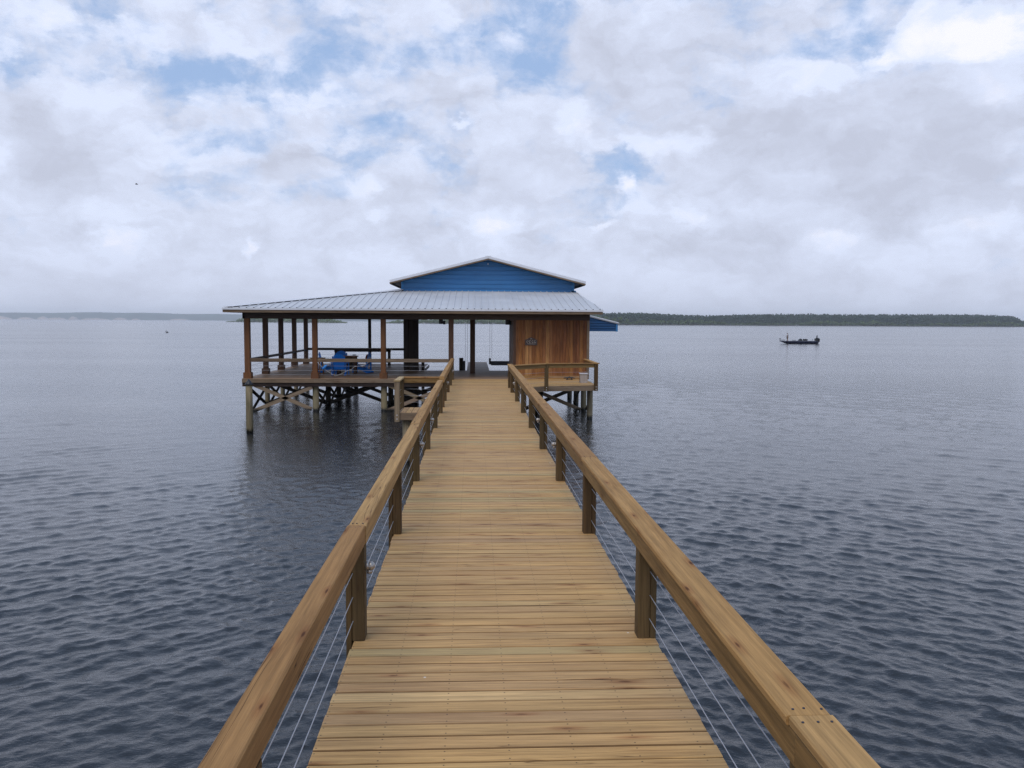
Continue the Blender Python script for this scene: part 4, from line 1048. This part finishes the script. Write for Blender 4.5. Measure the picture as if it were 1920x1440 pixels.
bt = thing('side_table', 'round brown side table in front of the left armchair', 'table', (-6.82, 36.6, DK))
MB().tube([(-6.82, 36.6, DK + .70), (-6.82, 36.6, DK + .74)], [.34, .34], 20, .7).build('tabletop', M['chair_brown'], bt)
for k in range(4):
    a = k * 1.5708 + .5; MB().beam((-6.82 + .2 * math.cos(a), 36.6 + .2 * math.sin(a), DK + .698), (-6.82 + .26 * math.cos(a), 36.6 + .26 * math.sin(a), DK), .09, .05, (1, 0, .1), .008, .6).build('leg', M['chair_brown'], bt)
MB().tube([(-6.82, 36.6, DK + .2), (-6.82, 36.6, DK + .24)], .24, 16, .4).build('shelf', M['chair_brown'], bt)
rp = MB(); pp = [(-6.36, 34.05, DK + .66), (-6.2, 34.04, DK + .50), (-6.0, 34.04, DK + .33), (-5.78, 34.04, DK + .19), (-5.62, 34.04, DK + .11), (-5.45, 34.04, DK + .17), (-5.2, 34.04, DK + .30), (-4.98, 34.04, DK + .38), (-4.86, 34.05, DK + .50), (-4.55, 34.05, DK + .52), (-4.38, 34.06, DK + .60), (-4.30, 34.08, DK + .67)]
rp.tube(pp, .0085, 8, .5); tag(rp.build('mooring_rope', M['rope']), 'pale rope looped in a V along the front rail', 'rope')
fl = MB(); fl.tube([(-6.16, 34.03, DK + .37), (-6.12, 34.03, DK + .42), (-6.02, 34.03, DK + .52), (-5.98, 34.03, DK + .56)], [.015, .052, .05, .015], 12, .5); tag(fl.build('float', M['float']), 'light blue float hanging on the pale rope', 'float')
mc = MB(); mc.tube([(-4.60, 34.05, DK + .505), (-4.50, 34.02, DK + .54), (-4.46, 34.05, DK + .50), (-4.55, 34.06, DK + .49), (-4.60, 34.04, DK + .53)], .022, 8, .5); tag(mc.build('rope_coil', M['rope']), 'small knot of pale rope at the end of the V loop', 'rope')
# boat lift in the right slip and the one on the left
def lift(x0, x1, y, zb, label, motor_x):
    t = thing('boat_lift', label, 'boat lift', ((x0 + x1) / 2, y, DK), 'boat lifts in the slips')
    bm = MB(); bm.box((x0, y - .1, zb), (x1, y + .1, zb + .03), .4, .003, 0); bm.box((x0, y - .1, zb + .20), (x1, y + .1, zb + .23), .6, .003, 0); bm.box((x0, y - .012, zb + .03), (x1, y + .012, zb + .2), .3, .001, 0)
    bm.build('cradle_beam', M['lift'], t)
    bk = MB(); bk.box((x0 - .10, y - .06, zb + .05), (x0 + .0, y + .06, zb + .38), .3, .008, 2); bk.tube([(x0 - .05, y - .09, zb + .33), (x0 - .05, y + .09, zb + .33)], .06, 12, .3); bk.build('pulley_block', M['black'], t)
    for dx in (-.055, .055): MB().tube([(x0 - .0 + dx, y, zb + .36), (x0 + dx, y, 3.95)], .007, 6).build('lift_cable', M['black'], t)
    MB().tube([(x0 - .4, y, 3.93), (x1, y, 3.93)], .04, 10, .3).build('winding_shaft', M['lift'], t)
    m = MB(); m.box((motor_x - .17, 37.8, 3.58), (motor_x + .03, 38.1, 3.88), .4, .015); m.tube([(motor_x + .03, 37.95, 3.66), (motor_x + .10, 37.95, 3.66)], .10, 14, .3)
    mo = m.build('motor', M['black'], t); MB().tube([(motor_x + .10, 37.95, 3.72), (motor_x + .15, 37.95, 3.72)], .03, 10).build('pulley_block', M['grey_paint'], mo)
    return t
lift(.93, 3.9, 45.0, 1.35, 'boat lift with dark cradle beam hanging behind the shed wall', 1.62)
t = thing('boat_lift', 'black lift motor and twin cables hanging left of the slip post', 'boat lift', (-1.4, 38, 3.7), 'boat lifts in the slips')
m = MB(); m.box((-1.58, 37.85, 3.60), (-1.40, 38.15, 3.92), .4, .015); m.build('motor', M['black'], t)
MB().tube([(-1.40, 38.0, 3.66), (-1.29, 38.0, 3.66)], .085, 14, .3).build('pulley_block', M['black'], t)
MB().tube([(-2.9, 38.02, 3.92), (-1.58, 38.0, 3.82)], .012, 6).build('drive_cable', M['black'], t)
for dx in (-.05, .06): MB().tube([(-.40 + dx, 44.5, 1.0), (-.40 + dx, 44.5, 3.95)], .007, 6).build('lift_cable', M['black'], t)
# on the side deck and the shed
ub = thing('utility_box', 'grey beige box with black vents by the outer corner of the side deck', 'box', (4.25, 31.9, DK))
MB().box((4.12, 31.78, DK + .002), (4.40, 32.06, DK + .36), .6, .008, 2).build('case', M['box'], ub)
MB().box((4.10, 31.76, DK + .36), (4.42, 32.08, DK + .385), .8, .006).build('lid', M['trim'], ub)
for k in range(4): MB().box((4.113, 31.82, DK + .06 + k * .06), (4.119, 32.02, DK + .085 + k * .06), .3, .001, 1).build('vent', M['black'], ub)
cl = MB(); y = 33.72; x = 3.92
cl.tube([(x - .24, y, DK + .06), (x - .12, y, DK + .085), (x + .12, y, DK + .085), (x + .24, y, DK + .06)], [.014, .024, .024, .014], 10, .3)
for dx in (-.07, .07): cl.tube([(x + dx * 1.5, y, DK), (x + dx, y, DK + .08)], [.035, .02], 10, .3)
cl.box((x - .14, y - .05, DK + .001), (x + .14, y + .05, DK + .018), .3, .004); cl.tube([(x - .02, y, DK + .09), (x + .01, y, DK + .15)], [.03, .012], 8, .3)
tag(cl.build('dock_cleat', M['black']), 'black horn cleat on the side deck below the shed wall', 'cleat')
pq = thing('wall_plaque', 'dark arched metal plaque with a raised ornament on the orange shed wall', 'plaque', (2.37, 34.15, 2.9))
pl = [(2.12, 34.152, 2.755), (2.62, 34.152, 2.755), (2.62, 34.152, 2.985), (2.54, 34.152, 3.0), (2.48, 34.152, 3.05), (2.37, 34.152, 3.085), (2.26, 34.152, 3.05), (2.20, 34.152, 3.0), (2.12, 34.152, 2.985)]
MB().prism(pl, (0, -.025, 0), .5).build('plate', M['plaque'], pq)
og = MB()
for dx in (-.15, -.05, .06, .16):
    og.tube([(2.37 + dx + .035 * math.cos(q), 34.123, 2.90 + .045 * math.sin(q)) for q in np.linspace(.6 + dx * 3, 5.6 + dx * 3, 12)], .008, 6, .8)
og.tube([(2.2, 34.124, 2.81), (2.54, 34.124, 2.81)], .008, 6, .8); og.tube([(2.33, 34.124, 3.0), (2.37, 34.124, 3.04), (2.41, 34.124, 3.0)], .008, 6, .8)
og.build('ornament', M['lamp'], pq)

# ------------------------------------------------------------------ fishing boat, bow to the left
BX, BY_ = 56.0, 149.6
def bP(p): return (BX + p[0], BY_ + p[1], p[2])
fb = thing('fishing_boat', 'low dark navy bass boat drifting on the open water', 'boat', (BX + 3.6, BY_, 0))
hb = MB(); st = [(.15, .05, .50, .40), (.45, .36, .50, .28), (.9, .64, .50, .10), (1.6, .90, .49, -.06), (2.8, 1.06, .48, -.14), (4.5, 1.12, .47, -.15), (6.3, 1.12, .46, -.14), (6.9, 1.08, .46, -.10)]
rows = []
for x, hw, zt, zb in st:
    zc = zb + (zt - zb) * .35
    sec = [(-hw * .98, zt), (-hw, zt - .06), (-hw * .93, zc), (-hw * .45, zb + .04), (0, zb), (hw * .45, zb + .04), (hw * .93, zc), (hw, zt - .06), (hw * .98, zt), (hw * .5, zt + .012), (0, zt + .015), (-hw * .5, zt + .012)]
    rows.append(hb.add([bP((x, y, z)) for y, z in sec], .5))
for a, c in zip(rows, rows[1:]):
    for j in range(12): hb.face((a + j, a + (j + 1) % 12, c + (j + 1) % 12, c + j), None, j < 8)
hb.face([rows[-1] + j for j in range(12)]); hb.face([rows[0] + j for j in range(11, -1, -1)])
hb.build('hull', M['navy'], fb)
MB().box(bP((1.5, -.8, .50)), bP((6.5, .8, .535)), .5, .01).build('deck', M['grey_paint'], fb)
c = MB(); c.prism([bP((3.35, -.75, .53)), bP((3.95, -.75, .53)), bP((3.9, -.75, .82)), bP((3.72, -.75, .92)), bP((3.6, -.75, .88))], (0, .65, 0), .5); c.build('console', M['black'], fb)
ws = MB(); ws.beam(bP((3.3, -.45, .58)), bP((3.72, -.45, .94)), .5, .03, (0, 0, 1), .005, .4); ws.build('windscreen', M['black'], fb)
for x in (4.45, 4.85):
    s = MB(); s.box(bP((x - .16, -.45, .53)), bP((x + .16, .25, .64)), .4, .03); s.beam(bP((x + .10, -.1, .62)), bP((x + .16, -.1, .84)), .5, .08, (0, 1, 0), .02, .4); s.build('seat', M['black'], fb)
s = MB(); s.box(bP((2.5, -.4, .53)), bP((2.95, .3, .70)), .6, .03); s.build('storage_box', M['grey_paint'], fb)
tm = MB(); tm.beam(bP((.05, 0, .62)), bP((.95, 0, .66)), .16, .09, (0, 0, 1), .03, .3); tm.tube([bP((.06, 0, .3)), bP((.10, 0, .86))], .035, 8, .3); tm.box(bP((-.06, -.08, .82)), bP((.24, .08, .93)), .3, .03); tm.build('trolling_motor', M['black'], fb)
om = MB(); om.box(bP((6.86, -.14, -.3)), bP((7.14, .14, .55)), .2, .04, 2); om.box(bP((6.62, -.28, .35)), bP((7.42, .28, .98)), .3, .14); om.ball(bP((7.05, 0, .74)), .46, 14, 9, .3, (1.0, .62, .8)); om.build('outboard_motor', M['black'], fb)
for dy, dx in ((-.55, 6.68), (.55, 7.2)):
    pw = MB(); pw.box(bP((dx - .1, dy - .09, .35)), bP((dx + .12, dy + .09, .9)), .2, .02, 2); pw.tube([bP((dx, dy, .8)), bP((dx + .05, dy, 1.52))], [.11, .07], 8, .3); pw.build('anchor_pole', M['black'], fb)
b = MB(); b.tube([bP((5.95, -.3, .53)), bP((5.98, -.3, .74)), bP((6.15, -.3, .76))], .03, 8, .3); b.build('rod_holder', M['black'], fb)

# angler: one continuous skinned body, standing on the bow deck
def person(x, y, z):
    t = thing('person', 'person in a pale shirt and brown shorts standing on the bow of the boat', 'person', (x, y, z))
    J = [((0, 0, .86), .13), ((0, 0, 1.02), .115), ((.01, 0, 1.20), .135), ((.01, 0, 1.36), .12), ((.0, 0, 1.44), .055), ((-.02, 0, 1.52), .06), ((-.03, 0, 1.60), .088), ((-.03, 0, 1.69), .07),     # 0-7 pelvis to crown
         ((.0, -.19, 1.37), .062), ((-.05, -.25, 1.12), .045), ((-.26, -.20, 1.05), .034), ((-.33, -.19, 1.06), .03),     # 8-11 right arm, forearm reaching to the bow
         ((.0, .19, 1.37), .062), ((.10, .26, 1.13), .045), ((-.10, .22, 1.04), .034), ((-.17, .20, 1.05), .03),           # 12-15 left arm
         ((.0, -.10, .80), .10), ((-.03, -.12, .46), .07), ((.03, -.13, .08), .045), ((-.10, -.14, .04), .04),              # 16-19
         ((.0, .10, .80), .10), ((.0, .13, .46), .07), ((.06, .14, .08), .045), ((-.07, .15, .04), .04)]                   # 20-23
    E = [(0, 1), (1, 2), (2, 3), (3, 4), (4, 5), (5, 6), (6, 7), (3, 8), (8, 9), (9, 10), (10, 11), (3, 12), (12, 13), (13, 14), (14, 15), (0, 16), (16, 17), (17, 18), (18, 19), (0, 20), (20, 21), (21, 22), (22, 23)]
    me = bpy.data.meshes.new('body'); me.from_pydata([p for p, r in J], E, []); me.materials.append(M['skin'])
    o = bpy.data.objects.new('body', me); COL.objects.link(o); o.parent = t
    m = o.modifiers.new('skin', 'SKIN'); 
    if not me.skin_vertices: 
        with bpy.context.temp_override(object=o): pass
    for v, (p, r) in zip(me.skin_vertices[0].data, J): v.radius = (r, r); 
    me.skin_vertices[0].data[0].use_root = True
    o.modifiers.new('subsurf', 'SUBSURF').levels = 1; o.modifiers['subsurf'].render_levels = 2
    P = lambda q: (x + q[0], y + q[1], z + q[2])
    s = MB(); s.tube([P((0, 0, .84)), P((0, 0, 1.0)), P((.01, 0, 1.2)), P((.01, 0, 1.36)), P((0, 0, 1.44))], [.155, .15, .175, .17, .08], 14, .5)
    for sy in (-1, 1): s.tube([P((0, sy * .14, 1.38)), P((.01 if sy > 0 else -.02, sy * .22, 1.22))], [.085, .08], 10, .5)
    s.build('shirt', M['shirt'], t)
    s = MB(); s.tube([P((0, 0, .92)), P((0, 0, .76))], [.158, .17], 14, .5)
    for sy in (-1, 1): s.tube([P((0, sy * .09, .8)), P((-.02 * (sy < 0), sy * .12, .5))], [.12, .105], 12, .5)
    s.build('shorts', M['shorts'], t)
    s = MB(); s.ball(P((-.03, 0, 1.66)), .105, 12, 8, .5, (1, .95, .8)); s.beam(P((-.08, 0, 1.66)), P((-.23, 0, 1.645)), .14, .012, (0, 0, 1), .004, .5); s.build('cap', M['shorts'], t)
    s = MB()
    for sy in (-.14, .15): s.ball(P((-.05 + (.02 if sy > 0 else 0), sy, .035)), .06, 10, 6, .3, (2.2, .9, .6))
    s.build('shoes', M['black'], t)
    f = MB()          # face and fingers
    f.ball(P((-.125, 0, 1.585)), .018, 8, 6, .5, (1.2, .8, 1.2))
    for sy in (-1, 1): f.ball(P((-.105, sy * .033, 1.61)), .012, 8, 6, .1); f.ball(P((-.02, sy * .09, 1.59)), .02, 8, 6, .5, (.8, .4, 1.2))
    for hx, hy, hz in ((-.345, -.19, 1.06), (-.185, .20, 1.05)):
        for k in range(4): f.tube([P((hx - .01, hy - .03 + k * .02, hz + .01)), P((hx - .05, hy - .03 + k * .02, hz)), P((hx - .045, hy - .03 + k * .02, hz - .03))], [.010, .009, .007], 6, .5)
        f.tube([P((hx + .02, hy + .03, hz + .02)), P((hx - .03, hy + .035, hz + .035))], [.011, .008], 6, .5)
    f.build('hands', M['skin'], t)
    return t
pn = person(BX + 1.45, BY_ - .05, .50); pn.scale = (1.0, 1.0, .84)
rod = MB(); rod.tube([(BX + 1.2, BY_ - .22, 1.37), (BX + .95, BY_ - .22, 1.42), (BX - .4, BY_ - .4, 1.66)], [.014, .01, .004], 6, .3); tag(rod.build('fishing_rod', M['black']), 'thin fishing rod held out over the bow by the angler', 'rod')

# birds and marker
def pelican(x, y):
    b = MB(); P = lambda q: (x + q[0], y + q[1], q[2])
    b.tube([P((-.34, 0, .06)), P((-.26, 0, .16)), P((0, 0, .21)), P((.26, 0, .19)), P((.42, 0, .06))], [.03, .13, .19, .13, .03], 12, .4)
    b.tube([P((-.26, 0, .2)), P((-.38, 0, .36)), P((-.34, 0, .52)), P((-.22, 0, .62)), P((-.17, 0, .66))], [.08, .055, .045, .06, .045], 10, .5)
    b.tube([P((-.20, 0, .64)), P((-.10, 0, .70)), P((.0, 0, .74))], [.045, .03, .008], 8, .3)
    for s in (-1, 1): b.tube([P((-.2, s * .13, .2)), P((.1, s * .17, .24)), P((.44, s * .08, .12))], [.06, .085, .012], 8, .2)
    tag(b.build('water_bird', M['bird']), 'dark long-necked bird resting on the water far left', 'bird')
pelican(-87.4, 241)
fbm = MB(); X, Y, Z = -47.2, 120, 22.6
fbm.tube([(X - .16, Y, Z), (X - .05, Y, Z + .02), (X + .1, Y, Z), (X + .22, Y, Z - .02)], [.02, .06, .05, .012], 10, .4)
for s in (-1, 1): fbm.prism([(X - .07, Y, Z + .02), (X + .08, Y, Z + .02), (X + .10, Y + s * .22, Z + .12), (X + .04, Y + s * .42, Z + .04), (X - .04, Y + s * .22, Z + .13)], (0, 0, .012), .3)
tag(fbm.build('flying_bird', M['bird']), 'tiny dark bird flying in the open sky', 'bird')
mk = thing('channel_marker', 'tiny dark post standing in the water before the right shore', 'marker', (473.8, 960, 0))
MB().tube([(473.8, 960, -2), (473.8, 960, 2.6)], .28, 8, .3).build('post', M['pile_dark'], mk); MB().box((473.2, 959.6, 1.5), (474.4, 959.7, 2.6), .3, .02).build('board', M['dark'], mk)
